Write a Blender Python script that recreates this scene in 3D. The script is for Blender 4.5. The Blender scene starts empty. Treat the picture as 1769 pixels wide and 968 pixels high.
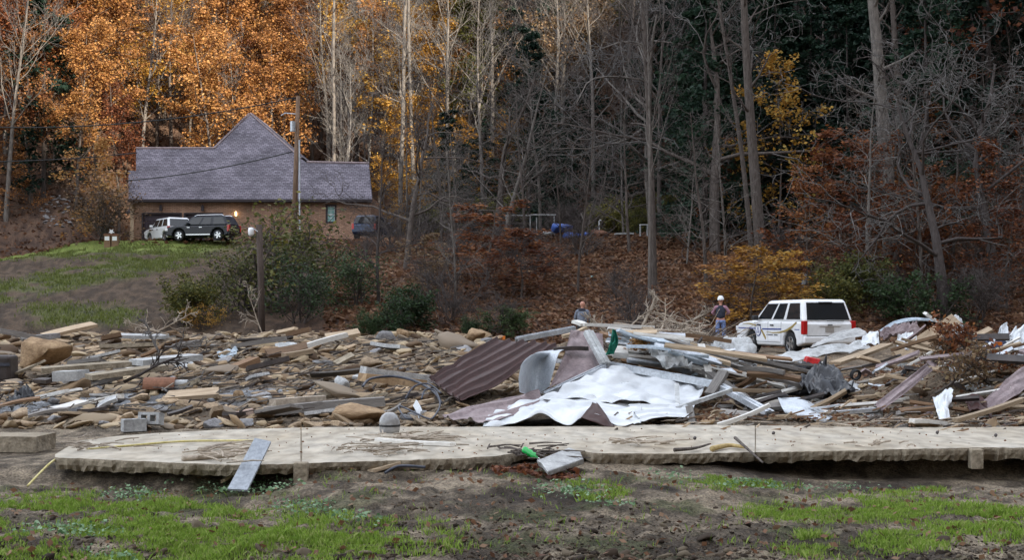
import bpy, math, random
import numpy as np
from mathutils import Vector, Matrix
R = math.radians
S = bpy.context.scene
COL = S.collection
# ------------------------------------------------------------------ camera
F = 2430.0 / 1769.0          # focal length in picture widths
CAMZ = 1.44
cd = bpy.data.cameras.new('camera'); cam = bpy.data.objects.new('camera', cd); COL.objects.link(cam)
cd.sensor_width = 36.0; cd.lens = 36.0 * F; cd.clip_end = 3000; cd.clip_start = 0.2
cd.shift_y = 51.0 / 1769.0
cam.location = (0, 0, CAMZ); cam.rotation_euler = (R(90), 0, 0)
S.camera = cam
# ------------------------------------------------------------------ sky, sun, exposure
SUN_AZ, SUN_EL = 143.0, 26.0      # azimuth clockwise from +Y
TOSUN = Vector((math.sin(R(SUN_AZ)) * math.cos(R(SUN_EL)), math.cos(R(SUN_AZ)) * math.cos(R(SUN_EL)), math.sin(R(SUN_EL))))
w = bpy.data.worlds.new('World'); S.world = w; w.use_nodes = True
nt = w.node_tree; nt.nodes.clear()
sky = nt.nodes.new('ShaderNodeTexSky'); sky.sky_type = 'NISHITA'; sky.sun_disc = False
sky.sun_elevation = R(SUN_EL); sky.sun_rotation = R(SUN_AZ); sky.air_density = 1.0; sky.dust_density = 1.5; sky.ozone_density = 1.0
tc = nt.nodes.new('ShaderNodeTexCoord')
cn = nt.nodes.new('ShaderNodeTexNoise'); cn.inputs['Scale'].default_value = 3.0; cn.inputs['Detail'].default_value = 6.0
cr = nt.nodes.new('ShaderNodeValToRGB'); cr.color_ramp.elements[0].position = 0.36; cr.color_ramp.elements[1].position = 0.62
cr.color_ramp.elements[0].color = (.25, .25, .25, 1); cr.color_ramp.elements[1].color = (.9, .9, .9, 1)
mx = nt.nodes.new('ShaderNodeMix'); mx.data_type = 'RGBA'
mx.inputs[7].default_value = (7.4, 7.7, 8.2, 1)
bg = nt.nodes.new('ShaderNodeBackground'); bg.inputs['Strength'].default_value = 0.12
wo = nt.nodes.new('ShaderNodeOutputWorld')
nt.links.new(tc.outputs['Generated'], cn.inputs['Vector']); nt.links.new(cn.outputs['Fac'], cr.inputs['Fac'])
nt.links.new(cr.outputs['Color'], mx.inputs[0]); nt.links.new(sky.outputs['Color'], mx.inputs[6])
nt.links.new(mx.outputs[2], bg.inputs['Color']); nt.links.new(bg.outputs['Background'], wo.inputs['Surface'])
sl = bpy.data.lights.new('sun', 'SUN'); sl.energy = 3.8; sl.angle = R(0.5); sl.color = (1.0, .90, .74)
so = bpy.data.objects.new('sun', sl); COL.objects.link(so); so.rotation_euler = TOSUN.to_track_quat('Z', 'Y').to_euler(); so.location = (60, -40, 120)
S.view_settings.view_transform = 'Standard'; S.view_settings.look = 'None'; S.view_settings.gamma = 1.0
S.view_settings.exposure = 1.6
try: S.view_settings.use_curve_mapping = False
except Exception: pass
S.render.engine = 'CYCLES'
S.cycles.max_bounces = 5; S.cycles.diffuse_bounces = 3; S.cycles.glossy_bounces = 3; S.cycles.transparent_max_bounces = 4

# ------------------------------------------------------------------ helpers
rng = np.random.default_rng(7); RD = random.Random(11)
def at(px, py, Y):
    "point seen at picture column px, row py at depth Y metres"
    return Vector(((px - 884.5) * Y / 2430.0, Y, CAMZ - (py - 535.0) * Y / 2430.0))
def tag(o, label=None, cat=None, group=None, kind=None):
    if label: o['label'] = label
    if cat: o['category'] = cat
    if group: o['group'] = group
    if kind: o['kind'] = kind
    return o
def link(o, parent=None):
    COL.objects.link(o)
    if parent is not None: o.parent = parent
    return o
def empty(name, loc=(0, 0, 0), rz=0.0):
    o = bpy.data.objects.new(name, None); o.empty_display_size = .2
    o.location = loc; o.rotation_euler = (0, 0, rz); return link(o)
def setmats(me, mats):
    for m in (mats if isinstance(mats, (list, tuple)) else [mats]): me.materials.append(m)
def pymesh(name, V, Fc, mats, smooth=False, mi=None):
    me = bpy.data.meshes.new(name); me.from_pydata([tuple(v) for v in V], [], Fc); setmats(me, mats)
    if mi is not None: me.polygons.foreach_set('material_index', np.array(mi, dtype=np.int32))
    if smooth: me.polygons.foreach_set('use_smooth', np.ones(len(me.polygons), dtype=bool))
    me.update(); return me
def npmesh(name, V, Fc, mats, smooth=False, rnd=None, mi=None, col=None):
    V = np.asarray(V, dtype=np.float32); Fc = np.asarray(Fc, dtype=np.int32); k = Fc.shape[1]
    me = bpy.data.meshes.new(name); me.vertices.add(len(V)); me.vertices.foreach_set('co', V.ravel())
    me.loops.add(Fc.size); me.loops.foreach_set('vertex_index', Fc.ravel())
    me.polygons.add(len(Fc)); me.polygons.foreach_set('loop_start', np.arange(len(Fc), dtype=np.int32) * k)
    setmats(me, mats)
    if smooth: me.polygons.foreach_set('use_smooth', np.ones(len(Fc), dtype=bool))
    if mi is not None: me.polygons.foreach_set('material_index', np.asarray(mi, dtype=np.int32))
    me.update(calc_edges=True)
    if rnd is not None:
        a = me.attributes.new('rnd', 'FLOAT', 'FACE'); a.data.foreach_set('value', np.asarray(rnd, dtype=np.float32))
    if col is not None:
        a = me.color_attributes.new('tone', 'FLOAT_COLOR', 'POINT')
        c4 = np.ones((len(V), 4), dtype=np.float32); c4[:, :3] = col; a.data.foreach_set('color', c4.ravel())
    return me
def obj(name, me, parent=None, loc=None):
    o = bpy.data.objects.new(name, me)
    if loc is not None: o.location = loc
    return link(o, parent)
class MB:
    "collects boxes, bars, tubes; build() links them as one mesh"
    def __init__(s): s.V = []; s.F = []; s.M = []
    def add(s, V, Fc, m=0):
        b = len(s.V); s.V += [Vector(v) for v in V]; s.F += [tuple(i + b for i in f) for f in Fc]; s.M += [m] * len(Fc); return s
    def box(s, x0, x1, y0, y1, z0, z1, m=0):
        return s.add([(x0,y0,z0),(x1,y0,z0),(x1,y1,z0),(x0,y1,z0),(x0,y0,z1),(x1,y0,z1),(x1,y1,z1),(x0,y1,z1)],
            [(0,3,2,1),(4,5,6,7),(0,1,5,4),(1,2,6,5),(2,3,7,6),(3,0,4,7)], m)
    def hexa(s, P, m=0):
        return s.add(P, [(0,3,2,1),(4,5,6,7),(0,1,5,4),(1,2,6,5),(2,3,7,6),(3,0,4,7)], m)
    def tube(s, pts, rad, n=8, m=0, cap=True):
        pts = [Vector(p) for p in pts]; k = len(pts); rr = rad if isinstance(rad, (list, tuple)) else [rad] * k
        V = []; up = None
        for i, p in enumerate(pts):
            d = (pts[min(i + 1, k - 1)] - pts[max(i - 1, 0)]).normalized()
            if up is None: up = d.orthogonal().normalized()
            a = (up - d * up.dot(d)); a = a.normalized() if a.length > 1e-6 else d.orthogonal().normalized(); up = a; b = d.cross(a)
            V += [p + (a * math.cos(2*math.pi*j/n) + b * math.sin(2*math.pi*j/n)) * rr[i] for j in range(n)]
        Fc = [(i*n+j, i*n+(j+1) % n, (i+1)*n+(j+1) % n, (i+1)*n+j) for i in range(k-1) for j in range(n)]
        if cap: Fc += [tuple(range(n-1, -1, -1)), tuple((k-1)*n+j for j in range(n))]
        return s.add(V, Fc, m)
    def prism(s, prof, x0, x1, axis=0, m=0):
        "profile of 2D points extruded along an axis"
        n = len(prof)
        def mk(t, p): return [(t, p[0], p[1]), (p[0], t, p[1]), (p[0], p[1], t)][axis]
        V = [mk(x0, p) for p in prof] + [mk(x1, p) for p in prof]
        Fc = [(i, (i+1) % n, n+(i+1) % n, n+i) for i in range(n)] + [tuple(range(n-1, -1, -1)), tuple(range(n, 2*n))]
        return s.add(V, Fc, m)
    def build(s, name, mats, parent=None, smooth=False, bevel=0, seg=2, loc=None):
        o = obj(name, pymesh(name, s.V, s.F, mats, smooth, s.M), parent, loc)
        if bevel:
            b = o.modifiers.new('b', 'BEVEL'); b.width = bevel; b.segments = seg; b.limit_method = 'ANGLE'; b.angle_limit = R(35)
        return o
# numpy value noise
def _h(ix, iy, s):
    n = (ix.astype(np.int64) * 374761393 + iy.astype(np.int64) * 668265263 + s * 144269) & 0x7fffffff
    n = ((n ^ (n >> 13)) * 1274126177) & 0x7fffffff
    return ((n ^ (n >> 16)) & 0xffff) / 65535.0
def vn(x, y, s=0):
    x = np.asarray(x, dtype=float); y = np.asarray(y, dtype=float)
    ix = np.floor(x); iy = np.floor(y); fx = x - ix; fy = y - iy; fx = fx*fx*(3-2*fx); fy = fy*fy*(3-2*fy)
    a = _h(ix, iy, s); b = _h(ix+1, iy, s); c = _h(ix, iy+1, s); d = _h(ix+1, iy+1, s)
    return (a*(1-fx)+b*fx)*(1-fy) + (c*(1-fx)+d*fx)*fy
def fbm(x, y, s=0, o=4):
    t = 0; amp = .5; tot = 0
    for i in range(o):
        t = t + amp * vn(x * 2**i + 17.3*i, y * 2**i - 9.1*i, s + i); tot += amp; amp *= .5
    return t / tot
def sst(a, b, x):
    t = np.clip((np.asarray(x, dtype=float) - a) / (b - a), 0, 1); return t*t*(3-2*t)

# ------------------------------------------------------------------ materials
def srgb(r, g, b): return tuple((c/255/12.92 if c/255 <= .04045 else ((c/255+.055)/1.055)**2.4) for c in (r, g, b))
MATS = {}
def mat(name, c1, c2=None, scale=6.0, rough=.8, metal=0.0, bump=0.0, bscale=None, stretch=None, detail=5.0, spec=.3, objrand=0.0, coat=0.0, c3=None, grime=.22):
    "mottled surface: colour c1..c2 (..c3) by noise in object space, bump by finer noise"
    m = bpy.data.materials.new(name); m.use_nodes = True; t = m.node_tree; b = t.nodes['Principled BSDF']
    b.inputs['Roughness'].default_value = rough; b.inputs['Metallic'].default_value = metal
    b.inputs['Specular IOR Level'].default_value = spec; b.inputs['Coat Weight'].default_value = coat
    tcn = t.nodes.new('ShaderNodeTexCoord'); mp = t.nodes.new('ShaderNodeMapping')
    if stretch: mp.inputs['Scale'].default_value = stretch
    t.links.new(tcn.outputs['Object'], mp.inputs['Vector'])
    last = None
    if c2 is not None:
        n = t.nodes.new('ShaderNodeTexNoise'); n.inputs['Scale'].default_value = scale; n.inputs['Detail'].default_value = detail; n.inputs['Roughness'].default_value = .65
        t.links.new(mp.outputs['Vector'], n.inputs['Vector'])
        r = t.nodes.new('ShaderNodeValToRGB'); e = r.color_ramp.elements
        e[0].position = .32; e[1].position = .68; e[0].color = (*c1, 1); e[1].color = (*c2, 1)
        if c3 is not None: x = e.new(.8); x.color = (*c3, 1)
        t.links.new(n.outputs['Fac'], r.inputs['Fac']); last = r.outputs['Color']
        if objrand:
            oi = t.nodes.new('ShaderNodeObjectInfo'); hs = t.nodes.new('ShaderNodeHueSaturation')
            mr = t.nodes.new('ShaderNodeMapRange'); mr.inputs['To Min'].default_value = 1-objrand; mr.inputs['To Max'].default_value = 1+objrand
            t.links.new(oi.outputs['Random'], mr.inputs['Value']); t.links.new(mr.outputs['Result'], hs.inputs['Value'])
            t.links.new(last, hs.inputs['Color']); last = hs.outputs['Color']
        ng = t.nodes.new('ShaderNodeTexNoise'); ng.inputs['Scale'].default_value = scale*6.3; ng.inputs['Detail'].default_value = 4     # fine grime
        mg = t.nodes.new('ShaderNodeMapRange'); mg.inputs[1].default_value = .3; mg.inputs[2].default_value = .7; mg.inputs[3].default_value = 1-grime; mg.inputs[4].default_value = 1+grime*.6
        vg = t.nodes.new('ShaderNodeVectorMath'); vg.operation = 'SCALE'
        t.links.new(mp.outputs['Vector'], ng.inputs['Vector']); t.links.new(ng.outputs['Fac'], mg.inputs['Value']); t.links.new(last, vg.inputs[0]); t.links.new(mg.outputs['Result'], vg.inputs['Scale']); last = vg.outputs['Vector']
        t.links.new(last, b.inputs['Base Color'])
    else: b.inputs['Base Color'].default_value = (*c1, 1)
    if bump:
        n2 = t.nodes.new('ShaderNodeTexNoise'); n2.inputs['Scale'].default_value = bscale or scale*4; n2.inputs['Detail'].default_value = 6
        t.links.new(mp.outputs['Vector'], n2.inputs['Vector'])
        bp = t.nodes.new('ShaderNodeBump'); bp.inputs['Strength'].default_value = bump; bp.inputs['Distance'].default_value = .03
        t.links.new(n2.outputs['Fac'], bp.inputs['Height']); t.links.new(bp.outputs['Normal'], b.inputs['Normal'])
    MATS[name] = m; return m
def leafmat(name, cols, objw=.45, rough=.6):
    "leaf colours: ramp over a random value of each leaf and of each tree"
    m = bpy.data.materials.new(name); m.use_nodes = True; t = m.node_tree; b = t.nodes['Principled BSDF']
    b.inputs['Roughness'].default_value = rough; b.inputs['Specular IOR Level'].default_value = .25
    a = t.nodes.new('ShaderNodeAttribute'); a.attribute_name = 'rnd'; oi = t.nodes.new('ShaderNodeObjectInfo')
    mxn = t.nodes.new('ShaderNodeMix'); mxn.data_type = 'FLOAT'; mxn.inputs[0].default_value = objw
    t.links.new(a.outputs['Fac'], mxn.inputs[2]); t.links.new(oi.outputs['Random'], mxn.inputs[3])
    r = t.nodes.new('ShaderNodeValToRGB'); e = r.color_ramp.elements; k = len(cols)
    e[0].position = .12; e[0].color = (*cols[0], 1); e[1].position = .88; e[1].color = (*cols[-1], 1)
    for i in range(1, k-1): x = e.new(.12 + .76*i/(k-1)); x.color = (*cols[i], 1)
    t.links.new(mxn.outputs[0], r.inputs['Fac']); t.links.new(r.outputs['Color'], b.inputs['Base Color'])
    # thin leaves let some light through
    tr = t.nodes.new('ShaderNodeBsdfTranslucent'); ms = t.nodes.new('ShaderNodeMixShader'); ms.inputs[0].default_value = .3
    t.links.new(r.outputs['Color'], tr.inputs['Color']); t.links.new(b.outputs['BSDF'], ms.inputs[1]); t.links.new(tr.outputs['BSDF'], ms.inputs[2])
    t.links.new(ms.outputs['Shader'], t.nodes['Material Output'].inputs['Surface'])
    MATS[name] = m; return m
M = MATS
mat('bark', (.055,.043,.037), (.15,.125,.11), 5, .95, bump=.5, stretch=(3,3,.5))
mat('bark_pale', (.085,.073,.064), (.21,.185,.165), 4, .9, bump=.4, stretch=(2,2,.6))
mat('bark_dark', (.035,.028,.026), (.09,.075,.07), 5, .95, bump=.5, stretch=(3,3,.5))
mat('twig', (.05,.04,.037), (.12,.10,.092), 3, .9)
mat('twig_sunny', (.14,.125,.115), (.28,.26,.24), 3, .9)  # pale twigs, colour lightened further to look sunlit
mat('bark_white_sunny', (.17,.15,.135), (.36,.33,.30), 4, .9, bump=.4, stretch=(2,2,.6))  # pale bark, sunlight on the upper centre trees put into its colour
mat('twig_pale', (.075,.068,.064), (.18,.168,.16), 3, .9)
leafmat('leaf_orange', [(.12,.05,.022), (.28,.125,.045), (.42,.20,.06), (.50,.31,.12)])
leafmat('leaf_rust', [(.065,.022,.014), (.14,.048,.022), (.23,.082,.03), (.31,.14,.05)])
leafmat('leaf_yellow', [(.20,.10,.02), (.38,.19,.035), (.52,.29,.05), (.52,.37,.11)])
leafmat('leaf_brown', [(.07,.042,.025), (.14,.085,.05), (.22,.14,.08), (.26,.19,.10)])
leafmat('leaf_olive', [(.035,.042,.014), (.07,.08,.022), (.13,.13,.035), (.22,.18,.04)])
leafmat('leaf_green', [(.018,.035,.014), (.035,.065,.025), (.06,.10,.04), (.10,.13,.05)])
leafmat('needle', [(.008,.020,.014), (.014,.034,.022), (.025,.05,.03), (.035,.065,.038)])
leafmat('litter', [(.07,.035,.022), (.14,.065,.035), (.20,.10,.055), (.28,.17,.10), (.10,.06,.045)])
leafmat('grass', [(.085,.14,.024), (.17,.28,.036), (.26,.38,.055), (.38,.41,.15)])
leafmat('lawn', [(.06,.065,.02), (.10,.12,.03), (.15,.18,.04), (.19,.19,.08)])
leafmat('clod', [(.035,.025,.018), (.07,.05,.036), (.12,.09,.062), (.17,.135,.095)], objw=0, rough=.95)
leafmat('weed', [(.07,.14,.06), (.16,.27,.13), (.28,.40,.24), (.40,.52,.36)])
leafmat('stone_mix', [(.13,.085,.055), (.28,.19,.115), (.44,.315,.19), (.27,.225,.185), (.40,.31,.21), (.56,.44,.29)], objw=.0, rough=.9)
mat('stone', (.25,.175,.115), (.50,.375,.245), 5, .9, bump=.6, bscale=14, objrand=.35)
mat('stone_grey', (.17,.165,.17), (.36,.35,.35), 5, .9, bump=.5, bscale=16, objrand=.3)
mat('boulder', (.20,.125,.07), (.46,.32,.19), 2.2, .9, bump=.7, bscale=9, c3=(.15,.11,.09))
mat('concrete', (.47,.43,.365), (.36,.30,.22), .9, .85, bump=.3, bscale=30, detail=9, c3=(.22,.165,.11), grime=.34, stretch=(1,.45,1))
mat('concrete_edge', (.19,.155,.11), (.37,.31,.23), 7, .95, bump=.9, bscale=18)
mat('concrete_grey', (.30,.30,.30), (.52,.52,.51), 5, .9, bump=.35, bscale=40)
mat('wood', (.28,.20,.13), (.50,.39,.27), 4, .85, bump=.3, stretch=(.6,8,8), objrand=.3)
mat('wood_grey', (.14,.125,.115), (.28,.26,.24), 4, .9, bump=.35, stretch=(.6,8,8), objrand=.3)
mat('wood_white', (.58,.55,.50), (.78,.76,.72), 4, .8, bump=.15, stretch=(.6,6,6), objrand=.12)
mat('wood_brown', (.13,.075,.045), (.27,.17,.10), 4, .9, bump=.3, stretch=(.6,8,8), objrand=.3)
mat('driftwood', (.25,.20,.155), (.48,.41,.33), 5, .9, bump=.3, objrand=.25)
mat('brown_metal', (.040,.017,.015), (.062,.029,.026), 3, .55, bump=.05, bscale=5, spec=.25)
mat('mauve_metal', (.17,.125,.13), (.32,.25,.25), 4, .6, bump=.1, spec=.4, c3=(.12,.08,.08))
mat('white_metal', (.54,.565,.59), (.68,.70,.72), 1.6, .36, bump=.10, bscale=5, spec=.5, grime=.07, c3=(.50,.49,.47))
mat('white_dirty', (.30,.30,.29), (.55,.565,.57), 3.5, .6, bump=.12, bscale=8, c3=(.34,.30,.26))
mat('galv', (.42,.45,.49), (.66,.69,.73), 5, .38, metal=.55, bump=.05)
mat('foil', (.46,.50,.55), (.62,.66,.70), 14, .45, bump=.5, bscale=40, spec=.5)
mat('dark_metal', (.03,.025,.024), (.07,.055,.05), 5, .5)
mat('black_plastic', (.008,.008,.010), (.022,.022,.027), 4, .38, bump=.3, bscale=9, spec=.3)
mat('blue_strip', (.33,.40,.47), (.50,.57,.63), 4, .5)
mat('navy', (.02,.028,.06), (.05,.065,.12), 4, .7)
mat('blue_tarp', (.04,.10,.42), (.12,.22,.62), 5, .5)
mat('red', (.50,.012,.015), (.62,.03,.03), 4, .4, spec=.5)
mat('orange', (.70,.16,.02), (.75,.22,.04), 4, .5)
mat('green_net', (.0,.10,.07), (.01,.17,.11), 4, .6)
mat('bottle_green', (.0,.34,.05), (.02,.50,.10), 9, .2, spec=.6)
mat('yellow_strap', (.50,.42,.14), (.64,.56,.28), 5, .7)
mat('tan_cloth', (.38,.27,.10), (.48,.36,.17), 5, .8)
mat('hose', (.03,.033,.045), (.08,.085,.11), 5, .45)
mat('pipe_clay', (.16,.075,.045), (.27,.13,.08), 5, .8)
mat('brick_pink', (.42,.30,.25), (.56,.43,.37), 6, .9, bump=.3)
mat('plank_steel', (.25,.27,.30), (.38,.41,.45), 6, .55, stretch=(1,1,.3), bump=.1)
mat('globe', (.16,.15,.14), (.40,.40,.41), 2.2, .22, spec=.6)
mat('pole_wood', (.12,.075,.05), (.26,.17,.115), 5, .9, bump=.4, stretch=(4,4,.4))
mat('pole_dark', (.05,.038,.033), (.12,.09,.075), 5, .95, bump=.4, stretch=(4,4,.4))
mat('white_paint', (.80,.81,.83), rough=.22, spec=.5, coat=.4)
mat('black_paint', (.006,.008,.014), rough=.25, spec=.35, coat=.1)
mat('car_glass', (.010,.013,.017), rough=.04, spec=.5)
mat('tyre', (.016,.016,.017), rough=.85)
mat('chrome', (.62,.63,.65), rough=.25, metal=.9)
mat('trim', (.03,.03,.032), rough=.6)
mat('tail_red', (.42,.008,.01), rough=.15, spec=.6)
mat('lamp_clear', (.7,.7,.72), rough=.15, spec=.6)
mat('gold', (.30,.22,.07), rough=.4)
mat('decal_blue', (.03,.05,.22), rough=.4)
mat('plate', (.30,.27,.25), (.42,.40,.37), 20, .5)
mat('skin', (.50,.24,.17), (.58,.30,.22), 8, .55)
mat('jacket', (.14,.16,.21), (.22,.245,.30), 9, .85, bump=.3)
mat('jacket_dark', (.018,.02,.03), (.035,.04,.055), 9, .85)
mat('vest', (.020,.024,.040), (.045,.05,.075), 9, .8, bump=.3)
mat('shirt_pink', (.33,.17,.22), (.42,.24,.30), 9, .85)
mat('jeans', (.10,.15,.34), (.26,.34,.58), 14, .9, bump=.2)
mat('dark_cloth', (.02,.02,.025), (.04,.04,.045), 8, .9)
mat('helmet', (.80,.82,.84), rough=.3)
# ------------------------------------------------------------------ terrain
def U(px): return (px - 884.5) / 2430.0
_FX = [95, 300, 500, 700, 860, 900, 1010, 1040, 1300, 1700, 2100]; _FP = [793, 801, 800, 795, 790, 783, 782, 785, 780, 776, 772]
_HX = [U(-900), U(-100), U(120), U(260), U(640), U(760), U(950), U(1120), U(1300), U(1500), U(1769), U(2700)]
_HY = [100, 102, 106, 124, 124, 112, 106, 103, 88, 76, 70, 66]
_CX = [U(-900), U(0), U(150), U(420), U(700), U(900), U(1150), U(1300), U(1769)]
_CZ = [3.7, 4.35, 4.95, 5.15, 5.5, 6.1, 6.2, 6.2, 6.2]
def TZ(X, Y, fine=True):
    X = np.asarray(X, dtype=float); Y = np.asarray(Y, dtype=float); u = X / np.maximum(Y, 1.0)
    px = u * 2430 + 884.5
    # foreground soil, sunk below the slab; hollow under it at both ends
    fy = 2430*1.44/(np.interp(px, _FX, _FP) - 535.0)              # front edge of the slab
    low = np.interp(px, [-200, 100, 430, 600, 850, 1050, 1230, 1420, 1769], [-.20, -.25, -.25, -.15, -.13, -.13, -.17, -.31, -.35])
    hollow = np.clip((-.13 - low) / .12, 0, 1)
    front = low + (-.24 - low) * sst(.5, 3.2, fy - Y)
    zf = front + (-.10 - front) * sst(-.25 + np.where(px < 800, .22, .45)*hollow, .12 + np.where(px < 800, .25, .62)*hollow, Y - fy)
    mid = -.12 + (.10) * sst(16.8, 17.6, Y)                    # soil surface behind the slab
    z = np.where(Y < 15.2, zf, np.maximum(zf, mid))
    left = sst(.06, -.04, u)
    rub = .02 + .43 * left * sst(24, 50, Y) - .10 * (1-left) * sst(30, 46, Y)
    z = np.where(Y > 17.0, z + (rub - z) * sst(17.0, 19.0, Y), z)
    z = z + .14 * sst(.0, -.12, u) * sst(19, 22, Y) * sst(31, 26, Y) * np.sin(X * .9)
    for gx, gy, gh, gr in ((1.5, 21.9, .45, .75), (2.6, 22.0, .45, .9), (5.6, 23.5, .38, 1.8), (7.0, 20.8, .70, 1.1), (-.7, 21.0, .15, 1.0)): z = z + gh * np.exp(-((X-gx)**2 + (Y-gy)**2) / (2*gr*gr)) * (Y > 17.2)
    # stream bed then bank, ledge, hill
    z = z - .75 * left * sst(52, 55, Y) * sst(61, 57, Y)
    cz = np.interp(u, _CX, _CZ)
    yc = np.interp(u, [U(0), U(300), U(600), U(900)], [94, 95, 92, 89])
    yb = np.interp(u, [U(0), U(500), U(1000), U(1500)], [58, 61, 60, 57])
    t = np.clip((Y - yb) / (yc - yb), 0, 1); bank = (cz) * (t ** .92)
    z = np.where(Y > yb, z + bank, z)
    yh = np.interp(u, _HX, _HY)
    led = np.clip(Y - yc, 0, 15) * .045
    z = z + led
    d = np.maximum(Y - yh, 0); slope = np.interp(u, [U(0), U(1100), U(1400)], [.66, .66, .60])
    z = z + slope * (d - 5 * (1 - np.exp(-d / 5)))
    if fine:
        n = fbm(X*.35, Y*.35, 3, 3) - .5
        z = z + n * np.where(Y < 16.9, .10, np.where(Y < 56, np.where(Y > 19, .42, .2), .7)) * np.where((Y > 13.2) & (Y < 17.4), .25, 1)
        z = z + (fbm(X*8.0, Y*8.0, 13, 3) - .5) * np.where(Y < fy - .1, .085, np.where(Y < 17.4, 0, .06))
        n2 = fbm(X*2.3, Y*2.3, 9, 4) - .5
        z = z + n2 * np.where(Y < 13.4, .13, np.where(Y < 17.3, .03, np.where(Y < 56, .14, .30)))
        flat = np.maximum(sst(14, 10, np.abs(X + 19.5)) * sst(14, 9.5, np.abs(Y - 110)), 0)   # house yard is level
        z = z + flat * (6.36 - z)
    return z
def tz(x, y): return float(TZ(np.array([x]), np.array([y]))[0])
_ys = np.geomspace(7.5, 230, 1500)
def hit(px, py):
    "where the ray through a picture point meets the ground"
    X = U(px) * _ys; Zr = CAMZ - (py - 535.0) * _ys / 2430.0; g = TZ(X, _ys)
    k = int(np.argmax(g >= Zr)) if (g >= Zr).any() else len(_ys)-1
    return Vector((X[k], _ys[k], g[k]))
def on(px, Y):
    x = U(px) * Y; return Vector((x, Y, tz(x, Y)))

us = np.concatenate([np.linspace(-.80, -.40, 36)[:-1], np.linspace(-.40, .40, 430), np.linspace(.40, .80, 36)[1:]])
ysr = np.concatenate([np.geomspace(4, 8.5, 20)[:-1], np.geomspace(8.5, 60, 430)[:-1], np.geomspace(60, 260, 190)])
UU, YY = np.meshgrid(us, ysr); XX = UU * YY; ZZ = TZ(XX, YY)
# plough furrows and clods in the mud in front
nr, nc = UU.shape
PX = UU * 2430 + 884.5; PYv = 535 - (ZZ - CAMZ) * 2430 / YY
def ll(a, b, f): return np.asarray(a) * (1 - f[..., None]) + np.asarray(b) * f[..., None]
n1 = fbm(XX*.8, YY*.8, 21); n2 = fbm(XX*3.1, YY*3.1, 31); n3 = fbm(XX*.25, YY*.25, 41)
C = ll((.105,.08,.056), (.37,.295,.21), sst(.36, .66, n2*.6 + .4*fbm(XX*9, YY*9, 33)))
C = ll(C, np.array((.05,.036,.026)), sst(.52, .68, n1) * (YY < 17) * .8)
C = ll(C, np.array((.07,.09,.025)), sst(.55, .7, fbm(XX*1.3, YY*1.6, 77)) * (YY < 13.4) * .55)      # moss film
rubm = sst(17.2, 19, YY) * (YY < 60)
C = ll(C, ll((.13,.095,.065), (.27,.205,.14), sst(.3, .7, n2)), rubm)
wet = sst(420, 250, np.abs(PX - 260)) * sst(22, 10, np.abs(PYv - 692 + (PX-250)*.04)) * (YY < 30) * (YY > 17)
C = ll(C, ll((.17,.17,.175), (.36,.37,.39), sst(.4, .65, n2)), wet)
bk = sst(56, 61, YY)
C = ll(C, ll((.060,.036,.026), (.135,.080,.052), sst(.35, .65, n2)), bk)
# lawn bands and bare shale on the left bank
lb = bk * sst(560, 380, PX) * (YY < 104)
C = ll(C, ll((.050,.032,.020), (.115,.076,.048), sst(.35, .65, n2)), lb)
gb = np.maximum(sst(16, 5, np.abs(PYv - (432 - (PX-250)*.02 + 0*PX))) * sst(420, 300, PX), 0)
gb = np.maximum(gb, sst(26, 8, np.abs(PYv - (505 - PX*.19))) * sst(360, 240, PX))
gb = np.maximum(gb, .8 * sst(26, 8, np.abs(PYv - 545)) * sst(120, 60, np.abs(PX - 140)))
gb = np.clip(gb * sst(.28, .55, fbm(XX*.7, YY*.5, 55)), 0, 1) * lb
C = ll(C, ll((.07,.085,.03), (.13,.16,.045), sst(.3, .7, n2)), gb*.8)
sun_lw = .7 * sst(91.5, 94, YY) * (YY < 104) * sst(430, 330, PX) * lb  # brighter green along the crest: sunlight painted into the lawn colour
C = ll(C, ll((.14,.20,.03), (.25,.32,.06), n2), sun_lw)
gm = mat('ground', (1, 1, 1)); t = gm.node_tree; b = t.nodes['Principled BSDF']; b.inputs['Roughness'].default_value = .92
va = t.nodes.new('ShaderNodeVertexColor'); va.layer_name = 'tone'
ge = t.nodes.new('ShaderNodeNewGeometry')
nn = t.nodes.new('ShaderNodeTexNoise'); nn.inputs['Scale'].default_value = 9; nn.inputs['Detail'].default_value = 8; nn.inputs['Roughness'].default_value = .7
t.links.new(ge.outputs['Position'], nn.inputs['Vector'])
mr = t.nodes.new('ShaderNodeMapRange'); mr.inputs[1].default_value = .3; mr.inputs[2].default_value = .7; mr.inputs[3].default_value = .45; mr.inputs[4].default_value = 1.5
t.links.new(nn.outputs['Fac'], mr.inputs['Value'])
vm = t.nodes.new('ShaderNodeVectorMath'); vm.operation = 'SCALE'
t.links.new(va.outputs['Color'], vm.inputs[0]); t.links.new(mr.outputs['Result'], vm.inputs['Scale']); t.links.new(vm.outputs['Vector'], b.inputs['Base Color'])
nf = t.nodes.new('ShaderNodeTexNoise'); nf.inputs['Scale'].default_value = 48; nf.inputs['Detail'].default_value = 5; t.links.new(ge.outputs['Position'], nf.inputs['Vector'])
mf = t.nodes.new('ShaderNodeMapRange'); mf.inputs[1].default_value = .35; mf.inputs[2].default_value = .65; mf.inputs[3].default_value = .55; mf.inputs[4].default_value = 1.35; t.links.new(nf.outputs['Fac'], mf.inputs['Value'])
vf_ = t.nodes.new('ShaderNodeVectorMath'); vf_.operation = 'SCALE'; t.links.new(vm.outputs['Vector'], vf_.inputs[0]); t.links.new(mf.outputs['Result'], vf_.inputs['Scale']); t.links.new(vf_.outputs['Vector'], b.inputs['Base Color'])
bp = t.nodes.new('ShaderNodeBump'); bp.inputs['Strength'].default_value = 1.0; bp.inputs['Distance'].default_value = .10
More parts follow.
